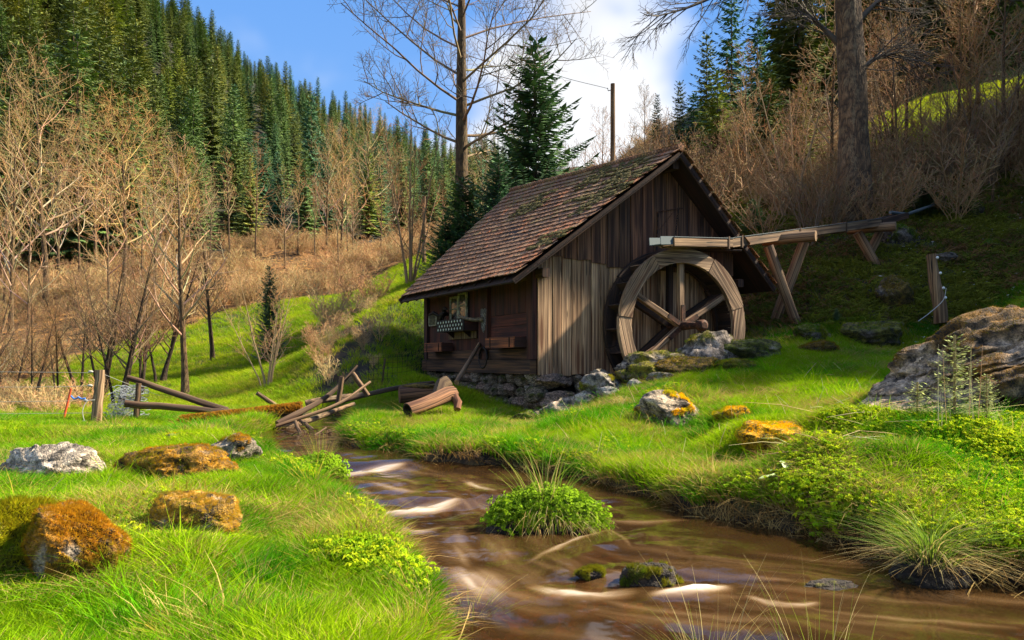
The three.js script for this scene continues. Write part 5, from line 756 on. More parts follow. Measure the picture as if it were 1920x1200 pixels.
// stones before the wheel and the low dam
const D1 = 14.2;
[[1335, 690, 66, 78, 14.5, 41, 0.5, [0.52, 0.43, 0.35], [0.16, 0.13, 0.012], 'block of grey stone with moss cap right before the wheel axle'], [1228, 690, 72, 54, 14.3, 42, 0.55, [0.52, 0.43, 0.35], YG, 'low grey mossy stone before the lower rim of the wheel'], [1400, 690, 70, 46, 14.6, 43, 0.85, TAN, GR, 'green mossy mound right of the stone block at the wheel'], [1130, 742, 46, 56, 13.9, 44, 0.42, [0.42, 0.38, 0.35], YG, 'mossy sloping stone at the right end of the mill base'], [1152, 712, 36, 24, 14.0, 45, 0.15, [0.5, 0.47, 0.44], YG, 'pale angular stone on top of the bank by the last gable boards'], [1145, 752, 24, 28, 13.5, 46, 0.1, [0.55, 0.52, 0.48], YG, 'pale angular stone lower on the bank beside the dry tuft'], [1196, 744, 20, 24, 13.4, 47, 0.1, [0.5, 0.47, 0.42], YG, 'small pale stone right of the dry tuft'], [1240, 732, 26, 24, 13.3, 48, 0.3, [0.4, 0.36, 0.3], YG, 'small brown stone below the mossy ledge before the wheel'], [1285, 716, 66, 40, 13.8, 49, 0.9, TAN, [0.2, 0.12, 0.01], 'brown orange mossy ledge in the grass before the wheel'], [1215, 716, 56, 40, 13.9, 50, 0.85, TAN, YG, 'yellow mossy ledge below the lower rim of the wheel'], [1385, 706, 40, 26, 13.8, 51, 0.95, TAN, YG, 'flat yellow moss cushion on the grass right of the wheel ledge'], [1052, 792, 40, 42, 13.7, 53, 0.2, [0.56, 0.44, 0.35], GR, 'broad brownish stone at the foot of the mill corner'], [1096, 772, 26, 40, 13.75, 54, 0.15, [0.6, 0.52, 0.44], GR, 'upright grey stone between the mill corner and the small star shaped sapling'], [1108, 730, 24, 24, 13.9, 55, 0.2, [0.6, 0.5, 0.42], YG, 'small angular stone tucked under the end of the lower boards'], [1030, 722, 34, 22, 14.1, 56, 0.15, [0.62, 0.48, 0.38], GR, 'flat reddish stone directly under the mill corner'], [990, 796, 34, 30, 13.5, 52, 0.8, TAN, GR, 'small round mossy stone below the corner of the mill base']].forEach(([px, py, hw, hh, D, seed, mossy, stone, moss, label]) => boulder(mossy > 0.7 ? 'mossy_mound' : 'stone', label, px, py, hw, hh, { seed, mossy, stone, moss, detail: 4, cuts: 9, fur: mossy > 0.3 ? Math.round(900 * mossy) : 0, furLen: 0.035, sink: 0.68, rough: 0.18 }, 'stone', D));
// mounds and rocks in the shade of the right slope
[[1530, 642, 34, 30, 61, GR, 'mossy mound in the shade at the foot of the nearer trestle'], [1650, 655, 62, 42, 62, [0.13, 0.12, 0.012], 'broad mossy mound in the shade behind the grass'], [1540, 668, 36, 24, 63, [0.15, 0.09, 0.012], 'low brown mossy mound in front of the trestle mound'], [1690, 580, 40, 56, 64, [0.13, 0.09, 0.012], 'brown mossy hump on the shady slope left of the rope post'], [1695, 468, 36, 40, 65, GR, 'round rock on the slope at the upper end of the flume'], [1825, 408, 26, 32, 66, GR, 'mossy round rock high on the dark slope'], [1770, 500, 30, 20, 67, [0.12, 0.085, 0.012], 'flat mossy rock above the rope post'], [1870, 470, 22, 16, 68, GR, 'small mossy rock on the slope near the right edge']].forEach(([px, py, hw, hh, seed, moss, label], k) => boulder('mossy_rock', label, px, py, hw, hh, { seed, stone: [0.2, 0.17, 0.14], mossy: k === 4 || k === 6 ? 0.45 : 0.85, moss, detail: 4, cuts: 6, fur: 900, furLen: 0.04, sink: 0.7 }, 'rock'));
// stones in the brook
[[1225, 1098, 62, 46, 71, 'dark twig covered mossy stone in the middle of the brook'], [1108, 1082, 30, 18, 72, 'small flat mossy stone left of the twig covered one in the brook'], [1560, 1105, 55, 14, 73, 'low wet stone in the water left of the big tussock'], [940, 1000, 30, 20, 74, 'wet dark stone under the left end of the leafy islet']].forEach(([px, py, hw, hh, seed, label], k) => { const [X, D] = waterAt(px, py), s = D / F, m = single('brook_stone', rockGeo(seed, hw * s, hh * s * 0.8, hw * s * 0.6, { detail: 4, cuts: 5, stone: [0.07, 0.05, 0.035], mossy: k < 2 ? 0.5 : 0.2, moss: [0.11, 0.10, 0.01], rough: 0.25 }), M.rock, label, 'stone'); m.position.set(X, waterY(D) + hh * s * 0.1, -D - hw * s * 0.2); if (k < 2) fur(m, m.geometry, [0.13, 0.12, 0.01], 700, 0.025, seed); });

// ---------------------------------------------------------------- logs, fence, drift wood
function logGeo(a, b, r0, r1, o = {}) { const R = rng(o.seed ?? 1), n = o.n ?? 7, pts = [], d = b.clone().sub(a), L = d.length(); for (let k = 0; k <= n; k++) { const t = k / n; pts.push(a.clone().lerp(b, t).add(V((R() - 0.5) * (o.bend ?? 0.015) * L, Math.sin(Math.PI * t) * (o.arch ?? 0) * L + (R() - 0.5) * (o.bend ?? 0.015) * L, (R() - 0.5) * (o.bend ?? 0.015) * L))); } const g = new GB(); g.tube(pts, (t) => mix(r0, r1, t), o.sides ?? 12, true, o.wob ?? 0.14, o.seed ?? 1); return g.build(); }
const stick = (name, label, cat, pts, r, mat, o) => { const g = new GB(), v = pts.map(([x, y, d]) => P(x, y, d)); if (v.length === 2) return single(name, logGeo(v[0], v[1], r[0], r[1], o), mat, label, cat, o?.group); g.tube(new THREE.CatmullRomCurve3(v).getPoints(16), (t) => mix(r[0], r[1], t), 10, true, 0.14, 3); return single(name, g.build(), mat, label, cat, o?.group); };
stick('fence_rail', 'upper of two loose wooden rails slanting down from the left fence post', 'rail', [[238, 707, 13.6], [425, 770, 13.9]], [0.05, 0.06], M.driftwood, { seed: 3 });
stick('fence_rail', 'lower of two loose wooden rails lying from the left fence post', 'rail', [[232, 756, 13.3], [462, 777, 13.9]], [0.055, 0.06], M.driftwood, { seed: 4 });
stick('fence_post', 'thick round fence post with white insulators at the left', 'post', [[180, 800, 13.4], [188, 694, 13.4]], [0.085, 0.075], M.post, { seed: 5, wob: 0.08 });
stick('fence_post', 'thin brown fence post carrying the loose rails', 'post', [[256, 798, 13.6], [260, 718, 13.6]], [0.05, 0.045], M.driftwood, { seed: 6 });
stick('fence_post', 'broken leaning post stub beside the pale bush', 'post', [[527, 768, 15.5], [482, 737, 15.2]], [0.05, 0.035], M.driftwood, { seed: 16 });
{ const g = new GB(); g.tube([P(116, 800, 13.6), P(133, 729, 13.6)], [0.022, 0.018], 7, true); single('electric_fence_stake', g.build(), std({ color: new THREE.Color(0.75, 0.1, 0.03), roughness: 0.5 }), 'thin orange red fence stake leaning left of the thick post', 'stake'); }
{ const wm = std({ color: new THREE.Color(0.36, 0.34, 0.3), roughness: 0.6 }), wires = [[[-40, 697, 14], [90, 698, 13.7], [172, 699, 13.4]], [[-40, 726, 14], [120, 725, 13.6], [172, 723, 13.4]], [[-40, 754, 14], [115, 752, 13.6], [178, 750, 13.4]], [[-40, 776, 14], [110, 775, 13.6], [178, 774, 13.4]], [[190, 700, 13.4], [230, 716, 13.5], [300, 742, 13.7]]];
  wires.forEach((w, k) => { const g = new GB(); g.tube(new THREE.CatmullRomCurve3(w.map((q) => P(...q))).getPoints(16), 0.0035, 4); single('fence_wire', g.build(), wm, ['topmost fence wire left of the thick post', 'second fence wire from the top left of the thick post', 'third fence wire from the top left of the thick post', 'lowest fence wire left of the thick post', 'short wire slanting from the thick post to the rails'][k], 'wire'); });
  for (const [x, y, l] of [[170, 697, 'uppermost'], [169, 723, 'second'], [161, 751, 'third'], [158, 790, 'lowest']]) { const g = new THREE.SphereGeometry(0.03, 10, 8); g.scale(1.5, 0.8, 1); const m = single('fence_insulator', g, wm, l + ' white insulator on the left side of the thick post', 'insulator'); m.position.copy(P(x, y, 13.3)); }
  const rope = new GB(); rope.tube(new THREE.CatmullRomCurve3([P(178, 750, 13.3), P(164, 752, 13.25), P(155, 770, 13.2), P(158, 790, 13.2)]).getPoints(14), 0.007, 5); single('white_rope', rope.build(), wm, 'white cord looping down from the thick post', 'cord');
  for (const [a, b, k] of [[133, 146, 0], [146, 160, 1]]) { const g = new GB(); g.tube(new THREE.CatmullRomCurve3([P(a, 742 + k * 2, 13.5), P((a + b) / 2, 748, 13.5), P(b, 746 + k, 13.5)]).getPoints(8), 0.016, 6, true); single('gate_grip', g.build(), std({ color: new THREE.Color(0.06, 0.2, 0.6), roughness: 0.4 }), k ? 'blue gate grip nearer the thick post' : 'blue gate grip beside the orange stake', 'grip'); } }
{ // tangle of wire netting
  const R = rng(71), g = new GB(), c = P(238, 768, 13.9); for (let k = 0; k < 190; k++) { const pts = []; let a = R() * 6.28, y = (R() - 0.5) * 0.75, r = 0.08 + 0.34 * R(); for (let q = 0; q < 9; q++) { pts.push(V(c.x + Math.cos(a) * r * (1.0 - 0.5 * (y + 0.3)) + y * 0.15, c.y + y, c.z + Math.sin(a) * r * 0.8)); a += 0.35; y += (R() - 0.42) * 0.09; r *= 0.93 + R() * 0.15; y = clamp(y, -0.36, 0.42); } g.tube(pts, 0.0045, 3); } single('wire_netting', g.build(), std({ color: new THREE.Color(0.2, 0.22, 0.24), roughness: 0.6, metalness: 0.3 }), 'grey tangle of wire netting bunched between the two fence posts', 'netting'); }
const mossLog = stick('mossy_log', 'thick log covered with orange brown moss lying across the head of the brook', 'log', [[338, 800, 12.9], [450, 786, 13.2], [565, 770, 13.6]], [0.15, 0.12], std({ color: new THREE.Color(0.26, 0.13, 0.02), map: rep(T.speck, 3, 3), bumpMap: rep(T.bump, 4, 4), bumpScale: 0.05 }), { seed: 8 });
{ const R = rng(81), b = new GB(); for (let k = 0; k < 6; k++) { const a = R() * 6.28; b.tri(b.v((R() - 0.5) * 0.8 - 0.08, 0, (R() - 0.5) * 0.8), b.v((R() - 0.5) * 0.8 + 0.08, 0, (R() - 0.5) * 0.8), b.v(Math.cos(a) * 0.4, 1, Math.sin(a) * 0.4)); } const n = 1600, im = new THREE.InstancedMesh(b.build(), M.leaf, n), col = new THREE.Color(); for (let k = 0; k < n; k++) { const t = R(), c = new THREE.CatmullRomCurve3([P(338, 800, 12.9), P(450, 786, 13.2), P(565, 770, 13.6)]).getPoint(t), a = R() * Math.PI, r = mix(0.15, 0.12, t); const no = V(0.1 * Math.cos(a), Math.sin(a), Math.cos(a)).normalize(); im.setMatrixAt(k, new THREE.Matrix4().compose(c.addScaledVector(no, r), new THREE.Quaternion().setFromUnitVectors(V(0, 1, 0), no), V(0.045, 0.05, 0.045))); const q = 0.6 + R(); im.setColorAt(k, col.setRGB(0.34 * q, 0.17 * q, 0.02)); } im.name = 'moss'; im.userData.kind = 'stuff'; mossLog.add(im); }
const gD = null; [['drift_log', 'dark wet log lying low over the brook under the mossy log', [[400, 825, 12.6], [540, 800, 13.2], [664, 757, 14.2]], [0.07, 0.035], M.log], ['drift_log', 'thin log lying on the water at the head of the brook', [[440, 829, 12.2], [560, 818, 12.5]], [0.05, 0.04], M.log], ['drift_branch', 'long crooked branch rising from the log jam to a pointed end', [[520, 795, 12.9], [600, 752, 13.5], [637, 722, 13.8], [670, 685, 14]], [0.055, 0.02], M.driftwood], ['drift_branch', 'pale peeled pole lying slanted over the log jam', [[518, 799, 12.7], [630, 759, 13.2], [694, 716, 14]], [0.03, 0.022], M.pole], ['drift_post', 'upright dark stake in the log jam', [[634, 757, 13.6], [641, 706, 13.6]], [0.045, 0.04], M.driftwood], ['drift_post', 'short dark stake leaning across the branch end', [[690, 742, 13.9], [661, 700, 13.9]], [0.045, 0.04], M.driftwood], ['drift_log', 'grey log lying on the grass behind the log jam', [[574, 756, 14.6], [690, 738, 15.2]], [0.06, 0.05], M.log], ['drift_log', 'long thin log lying on the grass towards the mill corner', [[640, 752, 14.8], [740, 728, 15.6], [812, 718, 16.6]], [0.045, 0.05], M.driftwood], ['drift_stick', 'thin stick standing slanted in the water below the log jam', [[560, 836, 11.9], [612, 802, 12.3]], [0.02, 0.014], M.driftwood], ['drift_stick', 'short dark stick upright under the log jam', [[568, 825, 12.3], [553, 790, 12.6]], [0.03, 0.03], M.driftwood], ['drift_stick', 'dark stick between the mossy log and the branch', [[585, 806, 12.8], [560, 785, 13.1]], [0.035, 0.03], M.driftwood]].forEach(([n, l, p, r, m], k) => stick(n, l, n.includes('log') ? 'log' : n.includes('branch') ? 'branch' : 'stick', p, r, m, { seed: 90 + k, bend: 0.02 }));
{ const R = rng(91), g = new GB(); for (let k = 0; k < 40; k++) { const a = P(525 + R() * 110, 815 + R() * 22, 12.1 + R() * 0.6), b = a.clone().add(V((R() - 0.5) * 0.7, R() * 0.14, (R() - 0.5) * 0.4)); g.tube([a, a.clone().lerp(b, 0.5).add(V(0, 0.02, 0)), b], [0.012, 0.009, 0.004], 4); } tag(single('twig_debris', g.build(), M.driftwood, 'tangle of small twigs caught under the log jam', 'twigs'), null, null, null, 'stuff'); }
// hollow log before the mill
{ const o = P(812, 752, 13.7), t = thing('hollow_log', 'hollow barkless log with an arched fork lying before the mill', 'log', o.toArray()), L = (px, py, d = 13.7) => P(px, py, d).sub(o), R = rng(95), wm = wood(T.grey, [0.85, 0.55, 0.38], 0.01);
  const g = new GB(), pts = [L(764, 770, 13.3), L(785, 763, 13.45), L(812, 752, 13.7), L(838, 740, 13.95), L(852, 736, 14.05)]; g.tube(pts, [0.125, 0.125, 0.125, 0.135, 0.12], 16, false, 0.12, 3); const g2 = new GB(); g2.tube(pts, [0.105, 0.105, 0.1, 0.1, 0.05], 14, false, 0.12, 3); part('trunk', g.build(), wm, t); part('hollow', g2.build(), std({ color: new THREE.Color(0.03, 0.02, 0.015) }), t);
  const ring = new GB(), d = pts[1].clone().sub(pts[0]).normalize(); { const N = 18, s = V(d.z, 0, -d.x).normalize(), u = d.clone().cross(s).normalize(); for (let k = 0; k <= N; k++) { const a = k / N * 6.283; for (const r of [0.100, 0.128]) { const q = pts[0].clone().addScaledVector(s, Math.cos(a) * r).addScaledVector(u, Math.sin(a) * r); ring.v(q.x, q.y, q.z, a, r); } } for (let k = 0; k < N; k++) ring.quad(k * 2, k * 2 + 1, k * 2 + 3, k * 2 + 2); } part('cut_rim', ring.build(), M.wheelDark, t);
  const a2 = new GB(); a2.tube([L(835, 742, 13.9), L(850, 744, 13.95), L(858, 755, 13.9), L(857, 768, 13.8)], [0.10, 0.09, 0.075, 0.06], 12, true, 0.15, 9); part('fork', a2.build(), wood(T.grey, [0.8, 0.45, 0.3], 0.01), t);
  const a3 = new GB(); a3.tube([L(820, 745, 13.9), L(828, 722, 14.1), L(838, 716, 14.2)], [0.11, 0.13, 0.12], 12, true, 0.15, 11); part('stub', a3.build(), wood(T.grey, [0.4, 0.34, 0.22], 0.01), t); }
{ const t = thing('cut_log', 'short reddish mossy cut log lying at the far corner of the mill', 'log', P(785, 738, 15.4).toArray()), g = new GB(); g.tube([V(-0.36, -0.02, 0.1), V(0, 0, 0), V(0.42, 0.05, -0.1)], [0.15, 0.16, 0.15], 12, true, 0.15, 4); part('log', g.build(), wood(T.grey, [0.7, 0.42, 0.28], 0.01), t); const c = rockGeo(96, 0.4, 0.07, 0.15, { detail: 3, mossy: 1, moss: [0.2, 0.12, 0.01], cuts: 1 }); const m = part('moss', c, M.rock, t); m.position.set(0.02, 0.13, 0); }
// the right post with the rope
{ const b = P(1772, 600, 16.6), t = thing('rope_post', 'split weathered post with a loose white rope on the shady slope', 'post', b.toArray()), q = (x, y, d = 16.6) => P(x, y, d).sub(b); const g = logGeo(q(1766, 605), q(1746, 476), 0.13, 0.10, { seed: 12, wob: 0.25 }); part('post', g, M.pole, t); const r = new GB(); r.tube(new THREE.CatmullRomCurve3([q(1774, 540, 16.4), q(1770, 560, 16.4), q(1745, 585, 16.3), q(1722, 602, 16.2)]).getPoints(16), 0.008, 5, true); part('rope', r.build(), std({ color: new THREE.Color(0.4, 0.39, 0.35) }), t); for (const y of [483, 512, 540, 558]) { const s = new THREE.SphereGeometry(0.03, 8, 6), m = part('insulator', s, std({ color: new THREE.Color(0.7, 0.7, 0.66) }), t); m.position.copy(q(1757 + (y - 480) * 0.2, y, 16.42)); } }
{ // sagging wire netting fence by the far corner of the mill
  const g = new GB(); for (let k = 0; k <= 12; k++) { const x = 690 + k * 9; g.tube([P(x, 722 - k, 17 + k * 0.12), P(x + 2, 668 - k * 0.6, 17 + k * 0.12)], 0.004, 3); } for (let k = 0; k < 6; k++) g.tube([P(690, 722 - k * 10, 17), P(745, 716 - k * 10 + 3, 17.7), P(798, 710 - k * 9.6, 18.4)], 0.004, 3); single('netting_fence', g.build(), M.iron, 'thin wire netting fence between the log jam and the mill corner', 'fence'); stick('netting_post', 'thin brown stake of the netting fence left of the mill', 'stake', [[716, 722, 17.3], [722, 672, 17.3]], [0.02, 0.018], M.driftwood, { seed: 15 }); }

// ---------------------------------------------------------------- grass
function bladeClump(seed, n, h, spread, w, o = {}) { const R = rng(seed), g = new GB(); for (let k = 0; k < n; k++) { const a = R() * 6.283, r = Math.sqrt(R()) * spread, bx = Math.cos(a) * r, bz = Math.sin(a) * r, t = R() * 6.283, L = h * (0.55 + R() * 0.6), bend = (o.bend ?? 0.5) * (0.4 + R()) * L, dx = Math.cos(a + (R() - 0.5) * 2.4), dz = Math.sin(a + (R() - 0.5) * 2.4), wx = Math.cos(t) * w, wz = Math.sin(t) * w; let prev = null; const S = o.seg ?? 3; for (let s = 0; s <= S; s++) { const f = s / S, x = bx + dx * bend * f * f, y = L * (f - 0.28 * f * f * (o.droop ?? 0.5)), z = bz + dz * bend * f * f, ww = (1 - f * f * 0.9) * 0.5; if (s < S) { const i = g.v(x - wx * ww, y, z - wz * ww), j = g.v(x + wx * ww, y, z + wz * ww); if (prev) g.quad(prev[0], prev[1], j, i); prev = [i, j]; } else { const i = g.v(x, y, z); g.tri(prev[0], prev[1], i); } } } return g.build(); }
const lawn = [0, 1, 2].map((s) => bladeClump(1000 + s, 15, 0.135, 0.085, 0.006));
const footprint = (X, D) => { const l = V(X, 0, -D).applyMatrix4(toMill); return l.x > -0.05 && l.x < GW + 0.2 && l.z < 0.12 && l.z > -SL; };
const wheelPit = (X, D) => { const l = V(X, 0, -D).applyMatrix4(toMill); return l.x > hubL.x - 1.7 && l.x < hubL.x + 1.5 && l.z > 0 && l.z < 1.05; };
function scatter(name, label, geos, want, place, mat = M.leaf) {
  const R = rng(want + name.length), lists = geos.map(() => []);
  for (let n = 0, k = 0; n < want * 14 && k < want; n++) { const q = place(R); if (!q) continue; lists[Math.floor(R() * geos.length)].push(q); k++; }
  const root = new THREE.Group(); root.name = numbered(name); scene.add(root); tag(root, label, name.replace(/_/g, ' '), null, 'stuff');
  const c = new THREE.Color(), up = V(0, 1, 0);
  geos.forEach((g, i) => { const l = lists[i]; if (!l.length) return; const im = new THREE.InstancedMesh(g, mat, l.length); l.forEach(([X, D, s, col, tall], k) => { const nrm = V((ground(X - 0.15, D) - ground(X + 0.15, D)) / 0.3 * 0.5, 1, -(ground(X, D - 0.15) - ground(X, D + 0.15)) / 0.3 * 0.5).normalize(), q = new THREE.Quaternion().setFromUnitVectors(up, nrm).multiply(new THREE.Quaternion().setFromAxisAngle(up, hash(k, i, 5) * 6.283)); im.setMatrixAt(k, new THREE.Matrix4().compose(at(X, D, -0.012), q, V(s, s * (tall ?? 1), s))); im.setColorAt(k, c.setRGB(...col)); }); im.name = 'blades'; im.castShadow = im.receiveShadow = true; root.add(im); });
}
const grassCol = (X, D, R) => { const n = fbm(X * 0.8 + 3, D * 0.8, 3, 201), n2 = fbm(X * 3 + 3, D * 3, 2, 211), t = sstep(0.35, 0.65, n * 0.6 + n2 * 0.4); let c = mixc([0.06, 0.25, 0.001], [0.25, 0.39, 0.001], t); const d = R(); const old = sstep(0.58, 0.7, fbm(X * 1.2 + 71, D * 1.2, 3, 291)); if (d < 0.05 + 0.25 * old) c = [0.42, 0.32, 0.10]; else if (d < 0.11 + 0.4 * old) c = [0.33, 0.26, 0.03]; const q = (0.72 + R() * 0.5) * (0.75 + 0.5 * fbm(X * 1.7 + 31, D * 1.7, 3, 281)); return c.map((v) => v * q * 1.08); };
const free = (X, D) => { const sd = nearStream(X, D) ? streamSD(X, D) : 9; return sd > 0.10 + (X > -1 ? 0.14 * fbm(X * 1.5, D * 1.5, 2, 271) : 0) && !footprint(X, D) && !wheelPit(X, D) ? sd : 0; };
scatter('grass', 'bright green grass of the near banks on both sides of the brook', lawn, 110000, (R) => { const D = 2.4 + 12.6 * Math.pow(R(), 1.1), px = -90 + R() * 2100, X = (px - 960) / F * D; const sd = free(X, D); if (!sd) return; const z = zone(X, D); if (z.grass < 0.25 && sd > 0.3) return; const s = 0.78 + D * 0.035 + R() * 0.4 + 0.18 * sstep(7, 3.5, D); return [X, D, s * (0.75 + 0.6 * fbm(X * 1.3, D * 1.3, 2, 221)), grassCol(X, D, R), D > 11 && px > 900 ? 0.8 : 0.95]; });
scatter('tall_grass', 'taller tufts of fresh grass standing out of the banks and mounds', [bladeClump(1005, 26, 0.24, 0.1, 0.007), bladeClump(1006, 22, 0.3, 0.09, 0.0065, { bend: 0.8 })], 1500, (R) => { const D = 3.2 + 10.5 * R(), px = -60 + R() * 2050, X = (px - 960) / F * D; if (!free(X, D)) return; const n = fbm(X * 1.6 + 11, D * 1.6, 3, 295); if (n < 0.52 || R() > (n - 0.5) * 5) return; return [X, D, 0.6 + R() * 0.5 + D * 0.02, grassCol(X, D, R)]; });
scatter('grass', 'green grass of the meadow behind the fence and around the mill', lawn, 34000, (R) => { const D = 13 + 38 * Math.pow(R(), 1.4), px = -60 + R() * 2050, X = (px - 960) / F * D; if (!free(X, D)) return; const z = zone(X, D); if (R() > z.grass + z.moss * 0.05) return; let c = grassCol(X, D, R); if (px > 1060 && D > 16) c = z.lit ? mixc(c, [0.42, 0.42, 0.015], 0.6) : c.map((v, k) => v * [0.55, 0.5, 0.8][k]); else c = mixc(c, [0.33, 0.36, 0.012], 0.45); return [X, D, 1.1 + D * 0.03 + R() * 0.5, c, 0.62]; });  // light put into the grass colour: lit patch brighter, shady slope darker
scatter('dry_grass', 'straw coloured dry grass hanging over the banks and mossy mounds', [bladeClump(1010, 14, 0.2, 0.05, 0.005, { bend: 1.1, droop: 1.3 }), bladeClump(1011, 12, 0.24, 0.06, 0.005, { bend: 1.3, droop: 1.4 })], 5200, (R) => { const D = 3.6 + 11.7 * R(), px = -60 + R() * 2050, X = (px - 960) / F * D; if (footprint(X, D) || wheelPit(X, D)) return; const sd = nearStream(X, D) ? streamSD(X, D) : 9; const n = fbm(X * 1.1, D * 1.1, 3, 231); if (!(sd > 0.02 && sd < 0.22 && R() < (px < 900 && D < 9 ? 0.25 : 0.45)) && !(sd >= 0.25 && n > 0.53 && R() < 0.35) && !(px < 170 && D < 6 && R() < 0.4)) return; const q = 0.6 + R() * 0.7; return [X, D, 0.8 + R() * 0.6, R() < 0.6 ? [0.42 * q, 0.29 * q, 0.10 * q] : [0.30 * q, 0.17 * q, 0.05 * q]]; });
{ const R = rng(1031), mk = () => { const g = new GB(); for (let k = 0; k < 5; k++) { const a = R() * 6.28, x = (R() - 0.5) * 0.3, z = (R() - 0.5) * 0.3, y = 0.02 + R() * 0.08, l = 0.07 + R() * 0.14, w = 0.003 + (k < 2 ? 0.012 * R() : 0), t = (R() - 0.5) * 0.06, ca_ = Math.cos(a), sa_ = Math.sin(a), ll = k < 2 ? 0.045 : l; g.quad(g.v(x, y, z), g.v(x + ca_ * ll * 0.5 - sa_ * w, y + t + 0.008, z + sa_ * ll * 0.5 + ca_ * w), g.v(x + ca_ * ll, y + t * 0.6, z + sa_ * ll), g.v(x + ca_ * ll * 0.5 + sa_ * w, y + t + 0.008, z + sa_ * ll * 0.5 - ca_ * w)); } return g.build(); };
  scatter('leaf_litter', 'dead leaves and straw lying in the grass of both banks', [mk(), mk(), mk()], 4200, (R2) => { const D = 2.8 + 11 * R2(), px = -60 + R2() * 2050, X = (px - 960) / F * D; if (!free(X, D) || R2() > 0.25 + 1.6 * Math.max(0, fbm(X * 1.3 + 5, D * 1.3, 3, 299) - 0.45) * 4) return; const q = 0.6 + R2() * 0.8; return [X, D, 0.3 + R2() * 0.3 + D * 0.03, R2() < 0.6 ? [0.5 * q, 0.38 * q, 0.16 * q] : [0.3 * q, 0.16 * q, 0.06 * q]]; }); }
// leafy herbs
const herb = [0, 1].map((s) => { const R = rng(1020 + s), g = new GB(); for (let k = 0; k < 12; k++) { const a = R() * 6.283, l = 0.012 + R() * 0.014, x = (R() - 0.5) * 0.11, z = (R() - 0.5) * 0.11, y = 0.02 + R() * 0.07, dx = Math.cos(a), dz = Math.sin(a), t = 0.2 - R() * 0.5; g.tri(g.v(x * 0.3, 0, z * 0.3), g.v(x * 0.3 + 0.003, 0, z * 0.3), g.v(x, y, z)); for (const sd of [-0.8, 0, 0.8]) { const ca_ = Math.cos(a + sd), sa_ = Math.sin(a + sd), w = l * 0.27, ll = l * (sd ? 0.8 : 1.1), c = g.v(x, y, z), m1 = g.v(x + ca_ * ll * 0.55 - sa_ * w, y + t * ll * 0.5 + 0.004, z + sa_ * ll * 0.55 + ca_ * w), e = g.v(x + ca_ * ll, y + t * ll * 0.6 - 0.006, z + sa_ * ll), m2 = g.v(x + ca_ * ll * 0.55 + sa_ * w, y + t * ll * 0.5 + 0.004, z + sa_ * ll * 0.55 - ca_ * w); g.quad(c, m1, e, m2); } } return g.build(); });
scatter('herbs', 'leafy green herbs in patches along the brook banks and on the right bank', herb, 7000, (R) => { const D = 2.8 + 9.5 * R(), px = -60 + R() * 2050, X = (px - 960) / F * D, sd = free(X, D); if (!sd) return; const n = fbm(X * 0.9 + 20, D * 0.9, 3, 241), right = px > 1480 && D < 9.2; if (!(sd < 0.35 && n > 0.5 && R() < 0.4) && !(right && n > 0.46) && !(n > 0.74)) return; const q = 0.75 + R() * 0.6; return [X, D, 0.9 + R() * 0.9 + D * 0.03, mixc([0.18, 0.33, 0.006], [0.42, 0.47, 0.01], R()).map((v) => v * q)]; });
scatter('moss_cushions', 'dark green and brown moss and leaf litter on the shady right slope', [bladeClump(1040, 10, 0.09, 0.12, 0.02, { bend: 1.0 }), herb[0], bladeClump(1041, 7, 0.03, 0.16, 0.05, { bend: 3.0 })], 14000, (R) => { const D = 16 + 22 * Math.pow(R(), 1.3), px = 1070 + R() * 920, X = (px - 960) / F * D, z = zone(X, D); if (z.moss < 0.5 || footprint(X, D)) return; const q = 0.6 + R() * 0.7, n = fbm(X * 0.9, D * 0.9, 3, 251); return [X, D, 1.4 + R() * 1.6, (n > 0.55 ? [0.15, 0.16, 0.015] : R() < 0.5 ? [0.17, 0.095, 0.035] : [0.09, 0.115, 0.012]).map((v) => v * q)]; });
{ const g = new GB(); for (let k = 0; k < 5; k++) { const a = k / 5 * 6.283, c = g.v(0, 0.05, 0), l = g.v(Math.cos(a - 0.5) * 0.02, 0.06, Math.sin(a - 0.5) * 0.02), e = g.v(Math.cos(a) * 0.035, 0.062, Math.sin(a) * 0.035), r = g.v(Math.cos(a + 0.5) * 0.02, 0.06, Math.sin(a + 0.5) * 0.02); g.quad(c, l, e, r); } g.tube([V(0, 0, 0), V(0, 0.05, 0)], 0.002, 3);
  scatter('wild_flowers', 'tiny white flowers dotted over the shady right slope', [g.build()], 170, (R) => { const D = 14 + 11 * R(), px = 1650 + R() * 300, X = (px - 960) / F * D; return [X, D, 0.8 + R() * 0.7, [0.8, 0.8, 0.75]]; }); }
// pebbles on the bed of the brook
{ const R = rng(861), n = 1500, g = rockGeo(862, 1, 0.6, 0.8, { detail: 1, cuts: 5, stone: [0.5, 0.5, 0.5], mossy: 0, rough: 0.1 }), im = new THREE.InstancedMesh(g, M.rock, n), c = new THREE.Color(); let k = 0;
  for (let t = 0; t < 30000 && k < n; t++) { const D = 3 + 10 * R(), px = 560 + R() * 1400, X = (px - 960) / F * D, sd = streamSD(X, D); if (sd > 0.08 || (sd < -0.5 && R() < 0.3)) continue; const s = 0.018 + R() * R() * 0.075; im.setMatrixAt(k, new THREE.Matrix4().compose(at(X, D, s * 0.25), new THREE.Quaternion().setFromEuler(new THREE.Euler(R() * 0.5, R() * 6, R() * 0.5)), V(s, s, s))); const q = 0.4 + R() * 0.8; im.setColorAt(k++, R() < 0.4 ? c.setRGB(0.55 * q, 0.30 * q, 0.13 * q) : c.setRGB(0.26 * q, 0.2 * q, 0.15 * q)); }
  im.count = k; im.name = 'pebbles'; tag(im, 'brown and grey pebbles lying on the bed of the brook', 'pebbles', null, 'stuff'); im.castShadow = im.receiveShadow = true; scene.add(im); }
